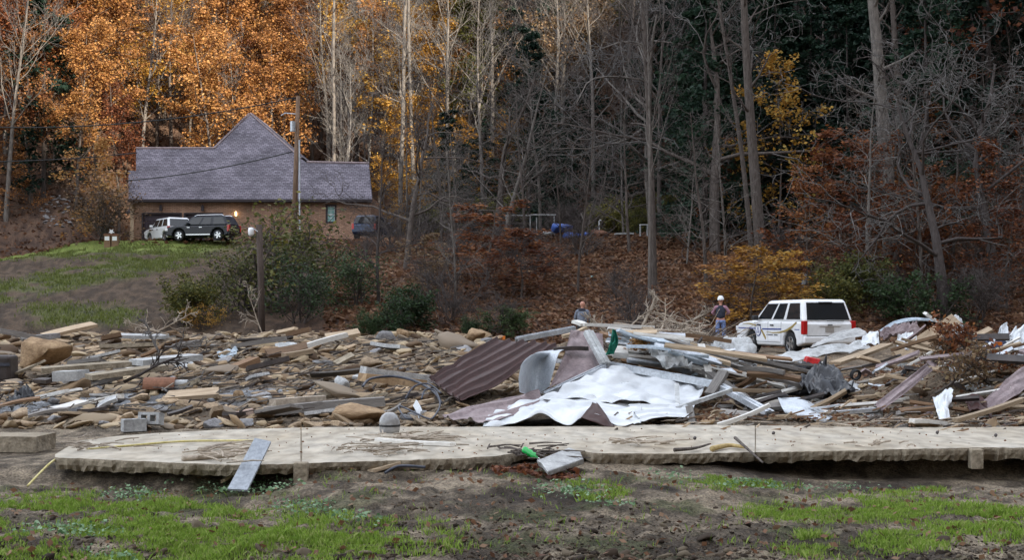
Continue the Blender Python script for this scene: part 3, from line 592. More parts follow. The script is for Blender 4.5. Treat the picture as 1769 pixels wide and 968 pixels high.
# ------------------------------------------------------------------ vehicles
def lathe(prof, n=24):
    V = []; Fc = []; k = len(prof)
    for i in range(n):
        a = 2*math.pi*i/n; V += [(r*math.cos(a), y, r*math.sin(a)) for r, y in prof]
    for i in range(n):
        for j in range(k-1): Fc.append((i*k+j, i*k+j+1, ((i+1) % n)*k+j+1, ((i+1) % n)*k+j))
    return V, Fc
def car(name, label, loc, h, L, Wd, H, paint, belt, hood, wr, wb, cowl, wtop, rtop, rails=False, sills=False, group=None):
    c = empty(name, loc, h); tag(c, label, 'car', group); hw = Wd/2; xr = -wb/2 - .08; xf = wb/2 - .08; ra = wr + .075
    def arch(cx): return [(cx - ra*math.cos(a), wr + ra*math.sin(a)) for a in [R(-12), R(15), R(45), R(75), R(105), R(135), R(165), R(192)]]
    pr = [(-L/2+.05, .40)] + arch(xr) + arch(xf) + [(L/2-.10, .36), (L/2, .52), (L/2-.02, .80), (L/2-.16, hood-.07), (L/2-.5, hood-.01), (cowl, hood+.05), (cowl-.4, belt), (-L/2+.06, belt), (-L/2, belt-.1), (-L/2, .62)]
    pr = [(p[0], p[1]) for p in pr]; n = len(pr)
    V = [(x, -hw, z) for x, z in pr] + [(x, hw, z) for x, z in pr]
    Fc = [tuple(range(n)), tuple(range(2*n-1, n-1, -1))] + [(i, n+i, n+(i+1) % n, (i+1) % n) for i in range(n)]
    mb = MB(); mb.add(V, Fc); mb.build('body', paint, c, bevel=.10, seg=4)
    MB().box(-L/2+.3, L/2-.3, -hw+.28, hw-.28, .26, .75).build('underbody', M['trim'], c)
    b0 = [Vector((-L/2+.05, -hw+.035, belt-.03)), Vector((cowl+.05, -hw+.035, belt-.03)), Vector((cowl+.05, hw-.035, belt-.03)), Vector((-L/2+.05, hw-.035, belt-.03))]
    t0 = [Vector((rtop, -hw+.18, H)), Vector((wtop, -hw+.18, H-.03)), Vector((wtop, hw-.18, H-.03)), Vector((rtop, hw-.18, H))]
    MB().hexa(b0 + t0).build('cabin', paint, c, bevel=.12, seg=4)
    def pane(A, B, Tb, Ta, s0, s1, v0, v1, nm, mt, sl0=0, sl1=0, out=.012, par=None):
        def q(s, v): return (A*(1-s)+B*s)*(1-v) + (Ta*(1-s)+Tb*s)*v
        Q = [q(s0, v0), q(s1, v0), q(s1+sl1, v1), q(s0+sl0, v1)]; nn_ = (Q[1]-Q[0]).cross(Q[3]-Q[0]).normalized()
        mid = (b0[0]+b0[2]+t0[0]+t0[2])/4
        if nn_.dot(Q[0]-mid) < 0: nn_ = -nn_
        return MB().hexa([p - nn_*.02 for p in Q] + [p + nn_*out for p in Q]).build(nm, mt, par or c, bevel=.01)
    for (A, B, Tb, Ta) in ((b0[3], b0[2], t0[2], t0[3]), (b0[0], b0[1], t0[1], t0[0])):
        pane(A, B, Tb, Ta, .06, .33, .12, .84, 'side_window', M['car_glass'], sl0=.01)
        pane(A, B, Tb, Ta, .385, .60, .12, .84, 'side_window', M['car_glass'])
        pane(A, B, Tb, Ta, .64, .915, .12, .84, 'side_window', M['car_glass'], sl1=.02)
    pane(b0[3], b0[0], t0[0], t0[3], .07, .93, .10, .86, 'rear_window', M['car_glass'])
    pane(b0[1], b0[2], t0[2], t0[1], .06, .94, .08, .90, 'windscreen', M['car_glass'])
    for x in (xr, xf):
        for s in (-1, 1):
            w_ = empty('wheel', (x, s*(hw-.15), wr)); w_.parent = c
            V, Fc = lathe([(wr*.62, -.12), (wr*.93, -.125), (wr, -.09), (wr, .09), (wr*.93, .125), (wr*.62, .12)], 28)
            MB().add(V, Fc).build('tyre', M['tyre'], w_, smooth=False)
            rim = MB(); V, Fc = lathe([(wr*.66, s*.02), (wr*.66, s*.118), (wr*.60, s*.122), (wr*.57, s*.05)], 28); rim.add(V, Fc)
            for k in range(5):
                a = k*2*math.pi/5; d = Vector((math.cos(a), 0, math.sin(a))); e = Vector((-math.sin(a), 0, math.cos(a))); y1 = Vector((0, s*.105, 0)); y0 = Vector((0, s*.05, 0))
                rim.hexa([e*-.06+y0, d*wr*.6-e*.045+y0, d*wr*.6+e*.045+y0, e*.06+y0, e*-.06+y1, d*wr*.6-e*.045+y1, d*wr*.6+e*.045+y1, e*.06+y1])
            rim.build('rim', M['chrome'], w_)
    for s in (-1, 1):
        MB().box(-L/2-.012, -L/2+.16, s*hw-.16 if s > 0 else s*hw-.008, s*hw+.008 if s > 0 else s*hw+.16, belt-.44, belt+.02).build('tail_lamp', M['tail_red'], c, bevel=.015)
        MB().box(L/2-.20, L/2+.006, s*hw-.42 if s > 0 else s*hw-.006, s*hw+.006 if s > 0 else s*hw+.42, hood-.34, hood-.16).build('headlight', M['lamp_clear'], c, bevel=.02)
        y = s*(hw+.11); MB().box(cowl-.55, cowl-.38, y-.11, y+.11, belt+.02, belt+.20).build('wing_mirror', M['trim'] if rails is None else paint, c, bevel=.04)
        for x in (-.10*L+.1, .10*L+.05): MB().box(x, x+.22, s*hw-.02 if s > 0 else s*hw-.03, s*hw+.03 if s > 0 else s*hw+.02, belt-.17, belt-.12).build('door_handle', M['trim'] if not sills else M['chrome'], c)
        if rails: MB().tube([(rtop+.1, s*(hw-.28), H), (rtop+.25, s*(hw-.28), H+.07), (wtop-.3, s*(hw-.28), H+.06), (wtop-.1, s*(hw-.28), H-.02)], .025, 6).build('roof_rail', M['chrome'], c)
        if sills: MB().box(xr+ra+.1, xf-ra-.1, s*hw-.02 if s > 0 else s*hw-.02, s*hw+.02, .40, .47).build('sill_trim', M['chrome'], c)
    MB().box(-L/2-.06, -L/2+.25, -hw+.02, hw-.02, .42, .66).build('rear_bumper', paint, c, bevel=.05)
    return c
mat('car_white', (.70,.71,.72), (.82,.83,.85), 1.5, .22, spec=.5, coat=.4, c3=(.62,.58,.52), grime=.05)
pol = car('police_car', 'white police sport utility vehicle with blue and gold side stripes beyond the debris', at(1431, 615, 48) + Vector((-.72, 2.4, 0)), R(107), 5.13, 2.0, 1.93, M['car_white'], 1.17, 1.14, .40, 2.95, 1.25, .30, -2.20, rails=None)
hw = 1.0
def ribbon(pts, wd, name, mt, y=hw+.004, par=pol):
    V = []; Fc = []; k = len(pts)
    for i, (x, z) in enumerate(pts):
        a = Vector(pts[max(i-1, 0)]); bb = Vector(pts[min(i+1, k-1)]); d = (bb-a).normalized(); nn_ = Vector((-d.y, d.x)); ww = wd[i] if isinstance(wd, list) else wd
        V += [(x+nn_.x*ww/2, y, z+nn_.y*ww/2), (x-nn_.x*ww/2, y, z-nn_.y*ww/2), (x+nn_.x*ww/2, y-.01, z+nn_.y*ww/2), (x-nn_.x*ww/2, y-.01, z-nn_.y*ww/2)]
    for i in range(k-1): a = 4*i; Fc += [(a, a+4, a+5, a+1), (a, a+2, a+6, a+4), (a+1, a+5, a+7, a+3)]
    return MB().add(V, Fc).build(name, mt, par)
ribbon([(2.35,.90),(1.0,.895),(.9,.895)], .035, 'blue_stripe', M['decal_blue']); ribbon([(.45,.88),(-.6,.885),(-1.0,.89)], .05, 'blue_stripe', M['decal_blue']); ribbon([(-1.95,.89),(-2.3,.89)], .03, 'blue_stripe', M['decal_blue'])
ribbon([(2.0,1.06),(1.5,1.07),(1.1,1.03),(.72,.95),(.45,.80),(.25,.62),(.15,.52)], [.02,.04,.05,.06,.09,.10,.08], 'gold_swoosh', M['gold'], y=hw+.008)
ribbon([(.1,.78),(-.4,.755),(-.9,.775),(-1.4,.86),(-1.8,.99),(-2.1,1.14)], [.015,.035,.05,.07,.08,.06], 'gold_swoosh', M['gold'], y=hw+.008)
def disc(cx, cz, r, y, name, mt, par):
    return MB().prism([(cx+r*math.cos(a), cz+r*math.sin(a)) for a in np.linspace(0, 2*math.pi, 25)[:-1]], y-.02, y, 1).build(name, mt, par)
em = disc(.74, .84, .22, hw+.014, 'door_emblem', M['decal_blue'], pol); disc(.74, .84, .185, hw+.018, 'emblem_field', M['white_paint'], em)
for dx, dz_ in ((0, .07), (-.07, -.05), (.07, -.05)):
    MB().prism([(.74+dx-.04, .84+dz_-.06), (.74+dx+.04, .84+dz_-.06), (.74+dx+.025, .84+dz_+.02), (.74+dx, .84+dz_+.07), (.74+dx-.025, .84+dz_+.02)], hw, hw+.022, 1).build('emblem_figure', M['decal_blue'], em)
for k in range(12):
    if k in (1, 7): continue
    MB().box(.10-k*.07-.05, .10-k*.07, hw-.01, hw+.006, .66, .70).build('door_lettering', M['trim'], pol)
for x in (1.02, .0, -.98): ribbon([(x, 1.14), (x+.01, .80), (x, .44)], .016, 'door_seam', M['trim'], y=hw+.002)
ribbon([(1.0, .425), (-.95, .425)], .02, 'sill_seam', M['trim'], y=hw+.002)
for s in (-1, 1): MB().box(-2.575, -2.55, s*.86-.006, s*.86+.006, .68, 1.15).build('tailgate_seam', M['trim'], pol)
MB().box(-2.575, -2.55, -.86, .86, .672, .684).build('tailgate_seam', M['trim'], pol)
MB().box(-2.585, -2.56, -.16, .16, .80, .98).build('number_plate', M['plate'], pol)
MB().box(-2.60, -2.555, -.42, .42, 1.00, 1.09).build('tailgate_grip', M['white_paint'], pol, bevel=.02)
MB().box(-2.61, -2.60, -.09, .09, 1.03, 1.07).build('badge', M['trim'], pol)
MB().box(-2.585, -2.55, -.55, .1, 1.17, 1.19).build('wiper', M['trim'], pol)
MB().box(-2.31, -2.2, -.25, .25, 1.80, 1.84).build('brake_lamp', M['trim'], pol)
for x in (.55, -.35): MB().box(x-.5, x+.35, hw-.012, hw+.006, .47, .57).build('door_moulding', M['white_paint'], pol, bevel=.005)
yz = 6.36
car('parked_car', 'white sport utility vehicle parked in front of the garage, nose away', (at(291, 420, 101.5).x, 101.5, yz-.12), R(180-54), 4.5, 1.9, 1.75, M['white_paint'], 1.08, 1.02, .36, 2.75, 1.1, .35, -1.85)
car('parked_car', 'black sport utility vehicle with silver wheels parked beside the white one', (at(351, 420, 98.6).x, 98.6, yz-.14), R(166), 4.85, 1.93, 1.74, M['black_paint'], 1.08, 1.04, .39, 2.95, 1.15, .40, -2.0, rails=True, sills=True)
# dim blue utility vehicle at the right end of the house
car('parked_car', 'dark blue vehicle half hidden by trees at the right end of the house', (at(646, 415, 97).x, 97, 6.25), R(75), 3.9, 1.75, 1.6, mat('blue_paint', (.018,.032,.075), rough=.25, coat=.3), 1.0, .95, .34, 2.5, .9, .3, -1.6)
# small red-brown gate posts with white plaques left of the house
for i, (px, hh) in enumerate(((186, .75), (199, .72))):
    p = on(px, 97.5); e = empty('marker_post', p); tag(e, 'low red brown post with white plaque left of the brick house, the %s one' % ('left' if i == 0 else 'right'), 'post', 'posts left of the house')
    MB().box(-.22, .22, -.15, .15, -.2, hh).build('post', M['wood_brown'], e, bevel=.03); MB().box(-.16, .16, -.18, -.152, hh-.36, hh-.08).build('plaque', M['white_trim'], e); MB().box(-.26, .26, -.19, .19, hh, hh+.08).build('cap', M['pipe_clay'], e, bevel=.02)
p = on(192.5, 97.8); e = empty('yard_ornament', p); tag(e, 'pale star-topped yard ornament between the two red brown posts', 'ornament')
MB().box(-.05, .05, -.05, .05, -.2, .85).build('stake', M['wood_brown'], e); MB().prism([(.22*math.cos(a)*(1 if k % 2 else .45), .98+.22*math.sin(a)*(1 if k % 2 else .45)) for k, a in enumerate(np.linspace(R(18), R(378), 11)[:-1])], -.04, .04, 1).build('star', M['white_trim'], e)
# ------------------------------------------------------------------ poles and wires
b0 = at(507, 420, 92); e = empty('utility_pole', (b0.x, 92, tz(b0.x, 92)-.1)); tag(e, 'tall brown utility pole in front of the shingle roof', 'utility pole')
zt_ = at(515, 166, 92); L0 = Vector(e.location)
MB().tube([(0,0,-.3), (zt_.x-b0.x, 0, zt_.z-L0.z)], [.19, .13], 10).build('pole', M['pole_wood'], e, smooth=True)
q = at(508, 218, 91.6) - L0; MB().tube([(q.x-.1, -.3, q.z-.33), (q.x-.1, -.3, q.z+.33)], .17, 12).build('transformer', M['galv'], e)
q = at(503, 197, 92) - L0; MB().tube([(q.x+.3, 0, q.z), (q.x-.4, 0, q.z+.06), (q.x-.65, 0, q.z-.1)], .04, 6).build('lamp_arm', M['galv'], e)
MB().tube([(.42, -.05, -.2), (at(517.5, 242, 92).x-b0.x, -.05, at(517.5, 242, 92).z-L0.z)], .055, 8).build('conduit', M['galv'], e)
q = at(450, 583, 60); e = empty('short_pole', (q.x, 60, tz(q.x, 60)-.1)); tag(e, 'short weathered dark pole with a white meter, standing in the bushes', 'pole')
hp = at(448, 388, 60).z - e.location.z
MB().tube([(.05,0,-.3), (.02,0,hp*.5), (-.06,0,hp)], [.15, .14, .135], 10).build('post', M['pole_dark'], e, smooth=True)
MB().tube([(-.05,-.1,hp-.35), (-.28,-.14,hp-.18), (-.38,-.14,hp-.2)], .022, 6).build('bracket', M['galv'], e)
V, Fc = lathe([(.0, .17), (.10, .15), (.125, .05), (.125, -.12), (.09, -.19), (.0, -.2)], 14); MB().add([(x-.38, z-.14, y+hp-.30) for x, y, z in V], Fc).build('meter', M['white_paint'], e, smooth=True)
def wire(pts, label, r=.04):
    o = MB().tube(pts, r, 5).build('power_line', M['trim'], smooth=True); tag(o, label, 'wire', 'power lines'); return o
def sag(a, b_, s, n=14): return [a.lerp(b_, i/n) + Vector((0, 0, -s*4*(i/n)*(1-i/n))) for i in range(n+1)]
wire(sag(at(-120, 214, 92), at(513, 168, 92), .9), 'upper power line running left from the utility pole top')
wire(sag(at(-120, 279, 96), at(236, 264, 104), .25), 'power line running left from the roof corner of the house')
wire(sag(at(222, 312, 101), at(505, 262, 92), .25), 'service wire crossing in front of the shingle roof')
# ------------------------------------------------------------------ people
def skin(name, J, E, mt, parent, root=0, sub=2):
    me = bpy.data.meshes.new(name); me.from_pydata([j[0] for j in J], E, []); me.materials.append(mt); o = obj(name, me, parent)
    sk = o.modifiers.new('skin', 'SKIN'); sk.use_smooth_shade = True
    for i, j in enumerate(J):
        d = me.skin_vertices[0].data[i]; r_ = j[1]; d.radius = r_ if isinstance(r_, tuple) else (r_, r_); d.use_root = (i == root)
    ss = o.modifiers.new('sub', 'SUBSURF'); ss.levels = sub; ss.render_levels = sub; return o
def person(loc, rz, label, arms, top, sleeve, legs, headgear, collar, turn=0):
    e = empty('person', loc, rz); tag(e, label, 'person'); ct, st = math.cos(turn), math.sin(turn)
    def hd(x, y, z): return (x*ct - y*st, x*st + y*ct, z)
    J = [((0,0,.97), (.13,.09)), ((0,0,1.15), (.12,.085)), ((0,0,1.36), (.12,.085)), ((0,.0,1.50), .052), (hd(0,.02,1.58), .066), (hd(0,.02,1.66), (.080,.095)), (hd(0,.0,1.73), (.075,.088)), (hd(0,.0,1.77), .035), (hd(0,.125,1.645), .014)]
    E = [(0,1),(1,2),(2,3),(3,4),(4,5),(5,6),(6,7),(5,8)]
    for s in (-1, 1):
        b_ = len(J); J += [(hd(s*.085, 0, 1.655), .018)]; E += [(5, b_)]
    aj = []
    for s, (el, wr_) in zip((-1, 1), arms):
        b_ = len(J); J += [((s*.18, 0, 1.42), .045), (el, .042), (wr_, .032)]; E += [(2, b_), (b_, b_+1), (b_+1, b_+2)]; aj.append(b_)
        d = (Vector(wr_) - Vector(el)).normalized(); sd = d.cross(Vector((0, 0, 1))); sd = sd.normalized() if sd.length > .1 else Vector((1, 0, 0))
        pm = len(J); J.append((tuple(Vector(wr_)+d*.07), (.040,.026))); E.append((b_+2, pm))
        for k in range(4):
            f0 = Vector(wr_)+d*.10+sd*(k-1.5)*.02; i0 = len(J); J += [(tuple(f0), .010), (tuple(f0+d*.035-Vector((0,0,.01))), .009), (tuple(f0+d*(.055+.008*(k in (1, 2)))-Vector((0,0,.03))), .008)]; E += [(pm, i0), (i0, i0+1), (i0+1, i0+2)]
        f0 = Vector(wr_)+d*.05+sd*.045; i0 = len(J); J += [(tuple(f0), .011), (tuple(f0+d*.03+sd*.02), .009)]; E += [(pm, i0), (i0, i0+1)]
    lj = []
    for s in (-1, 1):
        b_ = len(J); J += [((s*.10,0,.88), .088), ((s*.12,.02,.50), .058), ((s*.13,-.02,.09), .042), ((s*.14,.13,.05), (.045,.035))]; E += [(0, b_), (b_, b_+1), (b_+1, b_+2), (b_+2, b_+3)]; lj.append(b_)
    skin('body', J, E, M['skin'], e)
    Jt = [((0,0,.94), (.185,.14)), ((0,0,1.16), (.195,.145)), ((0,0,1.36), (.215,.15)), ((0,0,1.455), (.15,.10)), ((0,.0,1.50), (.075,.07))]; Et = [(0,1),(1,2),(2,3),(3,4)]
    Js = [((0,0,1.40), .085)]; Es = []
    for s, (el, wr_) in zip((-1, 1), arms):
        b_ = len(Js); w2 = Vector(el).lerp(Vector(wr_), .93); Js += [((s*.19, 0, 1.425), .080), (el, .062), (tuple(w2), .048)]; Es += [(0, b_), (b_, b_+1), (b_+1, b_+2)]
    skin('top', Jt, Et, top, e); skin('sleeves', Js, Es, sleeve, e)
    Jl = [((0,0,.96), (.158,.12))]; El = []
    for s in (-1, 1):
        b_ = len(Jl); Jl += [((s*.10,0,.86), .108), ((s*.12,.02,.50), .080), ((s*.13,-.02,.10), .068)]; El += [(0, b_), (b_, b_+1), (b_+1, b_+2)]
    skin('trousers', Jl, El, legs, e)
    for s in (-1, 1): skin('boot', [((s*.13,-.02,.10), .055), ((s*.135,.03,.045), .05), ((s*.145,.15,.04), .045)], [(0,1),(1,2)], M['dark_cloth'], e, sub=1)
    if collar: skin('collar', [((0,-.02,1.40), (.21,.15)), ((0,-.01,1.47), (.15,.11)), ((0,0,1.53), (.075,.075))], [(0,1),(1,2)], collar, e)
    if headgear:
        V, Fc = lathe([(.0, .155), (.06, .145), (.105, .10), (.125, .03), (.130, -.02), (.118, -.022)], 18)
        hb = MB().add([hd(x, z*1.12, y+1.71) for x, y, z in V], Fc); hb.build('hard_hat', M['helmet'], e, smooth=True)
        MB().prism([hd(x, y, 0)[:2] for x, y in ((-.10,.10),(.10,.10),(.07,.20),(0,.225),(-.07,.20))], 1.685, 1.70, 2).build('hat_brim', M['helmet'], e)
    return e
p = on(1245, 54); person((p.x, 54, at(1245, 511, 54).z - 1.865), R(-8), 'person in white hard hat, dark vest and mottled blue trousers standing with back turned', (((-.33,.02,1.20), (-.17,.20,1.12)), ((.33,.02,1.20), (.20,.20,1.14))), M['vest'], M['shirt_pink'], M['jeans'], True, None)
p = on(1006, 50); person((p.x, 50, at(1006, 520, 50).z - 1.79), R(-14), 'bald person in grey jacket with dark collar standing behind the metal wreck', (((-.27,.03,1.16), (-.20,.20,.98)), ((.27,.03,1.16), (.22,.22,1.0))), M['jacket'], M['jacket'], M['dark_cloth'], False, M['jacket_dark'], turn=R(-38))
# ------------------------------------------------------------------ concrete slab
def flat(px, py, z=0.0):
    Y = 2430*(CAMZ-z)/(py-535.0); return Vector(((px-884.5)*Y/2430, Y, z))
FE = [(95,793),(180,797),(300,801),(420,803),(500,800),(560,797),(700,795),(800,793),(860,790),(900,783),(1010,782),(1040,785),(1180,783),(1300,780),(1450,779),(1600,778),(1700,776),(2100,772)]
BE = [(95,788),(135,763),(200,753),(270,747),(370,743),(600,740),(850,736),(1200,736),(1769,738),(2100,738)]
slab = empty('concrete_slab', (0, 15.5, 0)); tag(slab, 'wide pale concrete foundation slab with broken undercut front edge', 'slab')
so_ = Vector(slab.location)
for (pa, pb) in ((95, 519), (521, 1304), (1306, 2100)):
    cols = np.arange(pa, pb + .1, 7.0 if pb - pa > 0 else 1); cols[-1] = pb; V = []; Fc = []; Mi = []; nj = 7
    for i, px in enumerate(cols):
        f = np.interp(px, *zip(*FE)) + (float(fbm(np.array([px*.035]), np.array([1.1]), 8, 3)[0])-.5)*1.8 + (RD.random()-.5)*.7; bck = min(np.interp(px, *zip(*BE)), f-1.5)
        for j in range(nj):
            s_ = j/(nj-1); p = flat(px, f + (bck-f)*(1-(1-s_)**1.0)); p.z += .012*math.sin(p.x*1.3+p.y) ; V.append(p - so_)
        p = flat(px, f); brk = float(fbm(np.array([px*.02]), np.array([3.3]), 5, 3)[0]) - .5; dp = .115 + .07*brk
        if 880 < px < 1020: dp = .08
        for k, (dy, dz_) in enumerate(((-.004, -.012), (.02*(RD.random()-.5)+.09*max(0, brk), -dp*.5), (.01+.04*RD.random()+.25*max(0, brk), -dp*(.9+.2*RD.random())), (.9, -dp*.92))): V.append(p + Vector((0, dy, dz_)) - so_)
    m_ = nj + 4
    for i in range(len(cols)-1):
        a = i*m_; c_ = a+m_
        for j in range(nj-1): Fc.append((a+j, c_+j, c_+j+1, a+j+1)); Mi.append(0)
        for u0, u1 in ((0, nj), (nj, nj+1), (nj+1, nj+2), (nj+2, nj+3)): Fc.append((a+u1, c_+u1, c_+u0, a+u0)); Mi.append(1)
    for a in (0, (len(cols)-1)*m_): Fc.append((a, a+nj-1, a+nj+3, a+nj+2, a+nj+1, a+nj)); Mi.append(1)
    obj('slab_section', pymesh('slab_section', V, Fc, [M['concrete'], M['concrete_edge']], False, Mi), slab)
for px, py in ((520, 800), (1686, 777)):
    p = flat(px, py) - so_; MB().box(p.x-.065, p.x+.065, p.y-.05, p.y+.06, -.20, .004).build('form_post', M['concrete_edge'], slab, bevel=.01)
# ------------------------------------------------------------------ stones
def ico(sub):
    import bmesh
    bm = bmesh.new(); bmesh.ops.create_icosphere(bm, subdivisions=sub, radius=1); V = np.array([v.co[:] for v in bm.verts]); Fc = np.array([[v.index for v in f.verts] for f in bm.faces]); bm.free(); return V, Fc
I1, I1F = ico(2); I2, I2F = ico(3)
def rockshape(r, V, planes=9, amp=.06):
    P = V.copy()
    for k in range(planes):      # chip flat faces off a ball
        n = unit(r.normal(0, 1, 3)); d = .38 + .42*r.random(); q = P @ n; P = P - np.maximum(q - d, 0)[:, None]*n
    P += amp * (np.stack([vn(P[:,0]*2+s, P[:,1]*2+P[:,2]*1.7, 60+s) for s in range(3)], 1) - .5)
    return P
RK = []
for i in range(9):
    r = np.random.default_rng(900+i); P = rockshape(r, I2 if i < 4 else ico(2)[0], 16); RK.append(npmesh('rock', P, I2F if i < 4 else ico(2)[1], M['stone'], False))
def rock(p, size, asp, label, group=None, mt=None, k=None, tilt=.25, name='rock', rz=None):
    o = obj(name, RK[RD.randrange(9) if k is None else k]); o.scale = (size*asp[0], size*asp[1], size*asp[2]); o.location = p; o.rotation_euler = (RD.uniform(-tilt, tilt), RD.uniform(-tilt, tilt), RD.uniform(0, 6.28) if rz is None else rz)
    if mt: o.material_slots[0].link = 'OBJECT'; o.material_slots[0].material = M[mt]
    return tag(o, label, 'rock', group)
nrk = 0
while nrk < 250:
    py = RD.uniform(578, 738) if RD.random() < .85 else RD.uniform(690, 742); px = RD.uniform(-60, 1010)
    h_ = hit(px, py)
    if h_.y < 17.4 or h_.y > 54 or (px > 740 and h_.y < 23): continue
    far = h_.y > 32; s = RD.uniform(.10, .22) * (1.3 if far else 1.0); g_ = RD.random() < .22
    zone = 'on the far crest' if h_.y > 38 else ('in the mid rubble field' if h_.y > 25 else 'near the slab')
    band = next(n_ for lim, n_ in ((120, 'below the big boulder side'), (240, 'left of the broken plates'), (360, 'around the broken plates'), (470, 'left of the weathered timber'), (600, 'above the weathered timber'), (740, 'left of the brown roofing'), (9999, 'behind the brown roofing')) if px < lim)
    rock(h_ + Vector((0, 0, s*.15)), s, (1.35, 1.0, .42 if far else .5), '%s %s stone %s, %s' % ('larger' if s > .2 else 'small', 'grey' if g_ else 'tan brown', zone, band), 'stones ' + zone, 'stone_grey' if g_ else None); nrk += 1
def special(px, py, wpx, hpx, label, mt='boulder', k=0, depth=.8, tilt=.05, rz=0.2, lift=0):
    h_ = hit(px, py); s = wpx*h_.y/2430/2/.82; hz_ = hpx*h_.y/2430/2/.75
    return rock(h_ + Vector((0, s*depth*.6, hz_*.72 + lift)), 1, (s, s*depth, hz_), label, None, mt, k, tilt, 'boulder' if mt == 'boulder' else 'rock', rz)
special(70, 640, 92, 58, 'big tan brown boulder at the left edge of the rubble', k=2, rz=.3)
special(622, 737, 142, 34, 'long flat tan boulder at the back edge of the slab', k=1, depth=.5, rz=0)
special(668, 590, 40, 22, 'grey pale stone standing up on the crest of the rubble', 'stone_grey', 3); special(693, 588, 28, 24, 'squarish tan stone on the crest beside the grey one', k=0)
special(822, 590, 48, 20, 'broad tan stone on the crest left of the brown roofing', k=1); special(413, 695, 26, 24, 'upright tan stone beside the silver mud', k=3)
special(440, 703, 42, 20, 'rounded brown stone below the upright tan one', k=0); special(590, 688, 40, 34, 'tilted grey block of broken masonry behind the timbers', 'concrete_grey', 1, tilt=.3)
special(655, 680, 30, 22, 'tan squarish stone behind the flat boulder', 'stone', 2); special(68, 694, 34, 22, 'dark brown wet stone at the left in the mud', 'stone', 3); special(145, 690, 26, 22, 'dark upright stone in the mud', 'stone', 0)
special(640, 640, 60, 20, 'dark brown flat stone half buried in the far rubble', 'stone', 1, depth=.6); special(470, 618, 50, 22, 'wide brown boulder in the middle rubble', k=3)
# joined small stones (too many to pick apart)
def stones(N, pyr, pxr, size, name, label, lo=17.5, hi=54, asp=.42, mt='stone_mix', low=False):
    I1, I1F = ico(1) if low else ico(2); nv_, nf_ = len(I1), len(I1F)
    py = rng.uniform(pyr[0], pyr[1], N); px = rng.uniform(pxr[0], pxr[1], N); Y = np.clip(2430*1.30/(py-535), lo, hi) + rng.normal(0, .5, N); X = U(px)*Y; Z = TZ(X, Y)
    ok = (Y > lo) & (Y < hi) & ~((np.abs(py - 690 + (px-250)*.04) < 16) & (px < 470) & (rng.random(N) < .85) & (lo < 25) & (lo > 15)); X, Y, Z = X[ok], Y[ok], Z[ok]; n = len(X)
    s = size*np.exp(rng.normal(-.1, .62, n)) * np.interp(Y, [17, 30, 50], [.8, 1.05, 1.45]); base = np.stack([rockshape(np.random.default_rng(50+i), I1, 12, .08) for i in range(14)])
    ch = rng.integers(0, 14, n); an = rng.uniform(0, 6.28, n); B = base[ch] * (s[:, None]*np.stack([1+.5*rng.random(n), np.ones(n), asp*(.6+.7*rng.random(n))], 1))[:, None, :]
    c_, s_ = np.cos(an)[:, None], np.sin(an)[:, None]; x = B[..., 0]*c_ - B[..., 1]*s_; y = B[..., 0]*s_ + B[..., 1]*c_; tl = rng.normal(0, .32, n)[:, None]
    V = np.stack([x + X[:, None], y + Y[:, None], B[..., 2] + x*tl + Z[:, None] + (s*.15)[:, None]], -1).reshape(-1, 3)
    Fc = (I1F[None] + (np.arange(n)*nv_)[:, None, None]).reshape(-1, 3)
    return tag(obj(name, npmesh(name, V, Fc, M[mt], rnd=np.repeat(rng.random(n), nf_))), label, 'rubble', kind='stuff')
stones(8500, (577, 690), (-150, 1100), .088, 'rubble', 'tan river stones spread thickly over the flood plain', lo=20)
stones(2600, (680, 745), (-150, 900), .055, 'gravel', 'small stones and gravel between slab and rubble')
stones(1500, (600, 735), (1100, 1900), .06, 'gravel', 'gravel among the wreckage on the right', hi=45)
# ------------------------------------------------------------------ wreckage helpers
def frame(p0, p1, roll=0.0):
    x = (p1-p0).normalized(); up = Vector((0, 0, 1)) if abs(x.z) < .95 else Vector((0, -1, 0)); y = up.cross(x).normalized(); z = x.cross(y)
    m_ = Matrix((x, y, z)).transposed().to_4x4() @ Matrix.Rotation(roll, 4, 'X'); m_.translation = p0; return m_
def board(p0, p1, w_, t_, mt, label, roll=0.0, name='plank', cat='plank', group=None, warp=.02):
    L = (p1-p0).length; n = 5; V = []; a, c_ = RD.uniform(-warp, warp), RD.uniform(-warp, warp)
    for i in range(n+1):
        s_ = i/n; x = L*s_; j = (RD.uniform(-.03, .03) if i in (0, n) else 0); dz_ = a*math.sin(3.14*s_); dy = c_*math.sin(3.14*s_)
        V += [(x+j, -w_/2+dy, -t_/2+dz_), (x-j, w_/2+dy, -t_/2+dz_), (x-j*.5, w_/2+dy, t_/2+dz_), (x+j, -w_/2+dy, t_/2+dz_)]
    Fc = [(4*i+k, 4*i+(k+1) % 4, 4*i+4+(k+1) % 4, 4*i+4+k)[::-1] for i in range(n) for k in range(4)] + [(0,1,2,3), (4*n+3, 4*n+2, 4*n+1, 4*n)]
    o = obj(name, pymesh(name, V, Fc, M[mt])); o.matrix_world = frame(p0, p1, roll); return tag(o, label, cat, group)
def channel(p0, p1, w_, d_, label, mt='galv', roll=0.0, name='steel_channel', mid=None):
    L = (p1-p0).length; mb = MB(); t_ = .012; mb.box(0, L, -w_/2, w_/2, -t_, t_).box(.002, L-.002, -w_/2, -w_/2+2*t_, -d_, -t_-.0005).box(.002, L-.002, w_/2-2*t_, w_/2, -d_, -t_-.0005)
    mb.box(.001, L-.001, -w_*.12, w_*.12, t_+.0005, t_+.014)
    o = mb.build(name, M[mt]); o.matrix_world = frame(p0, p1, roll); return tag(o, label, 'beam')
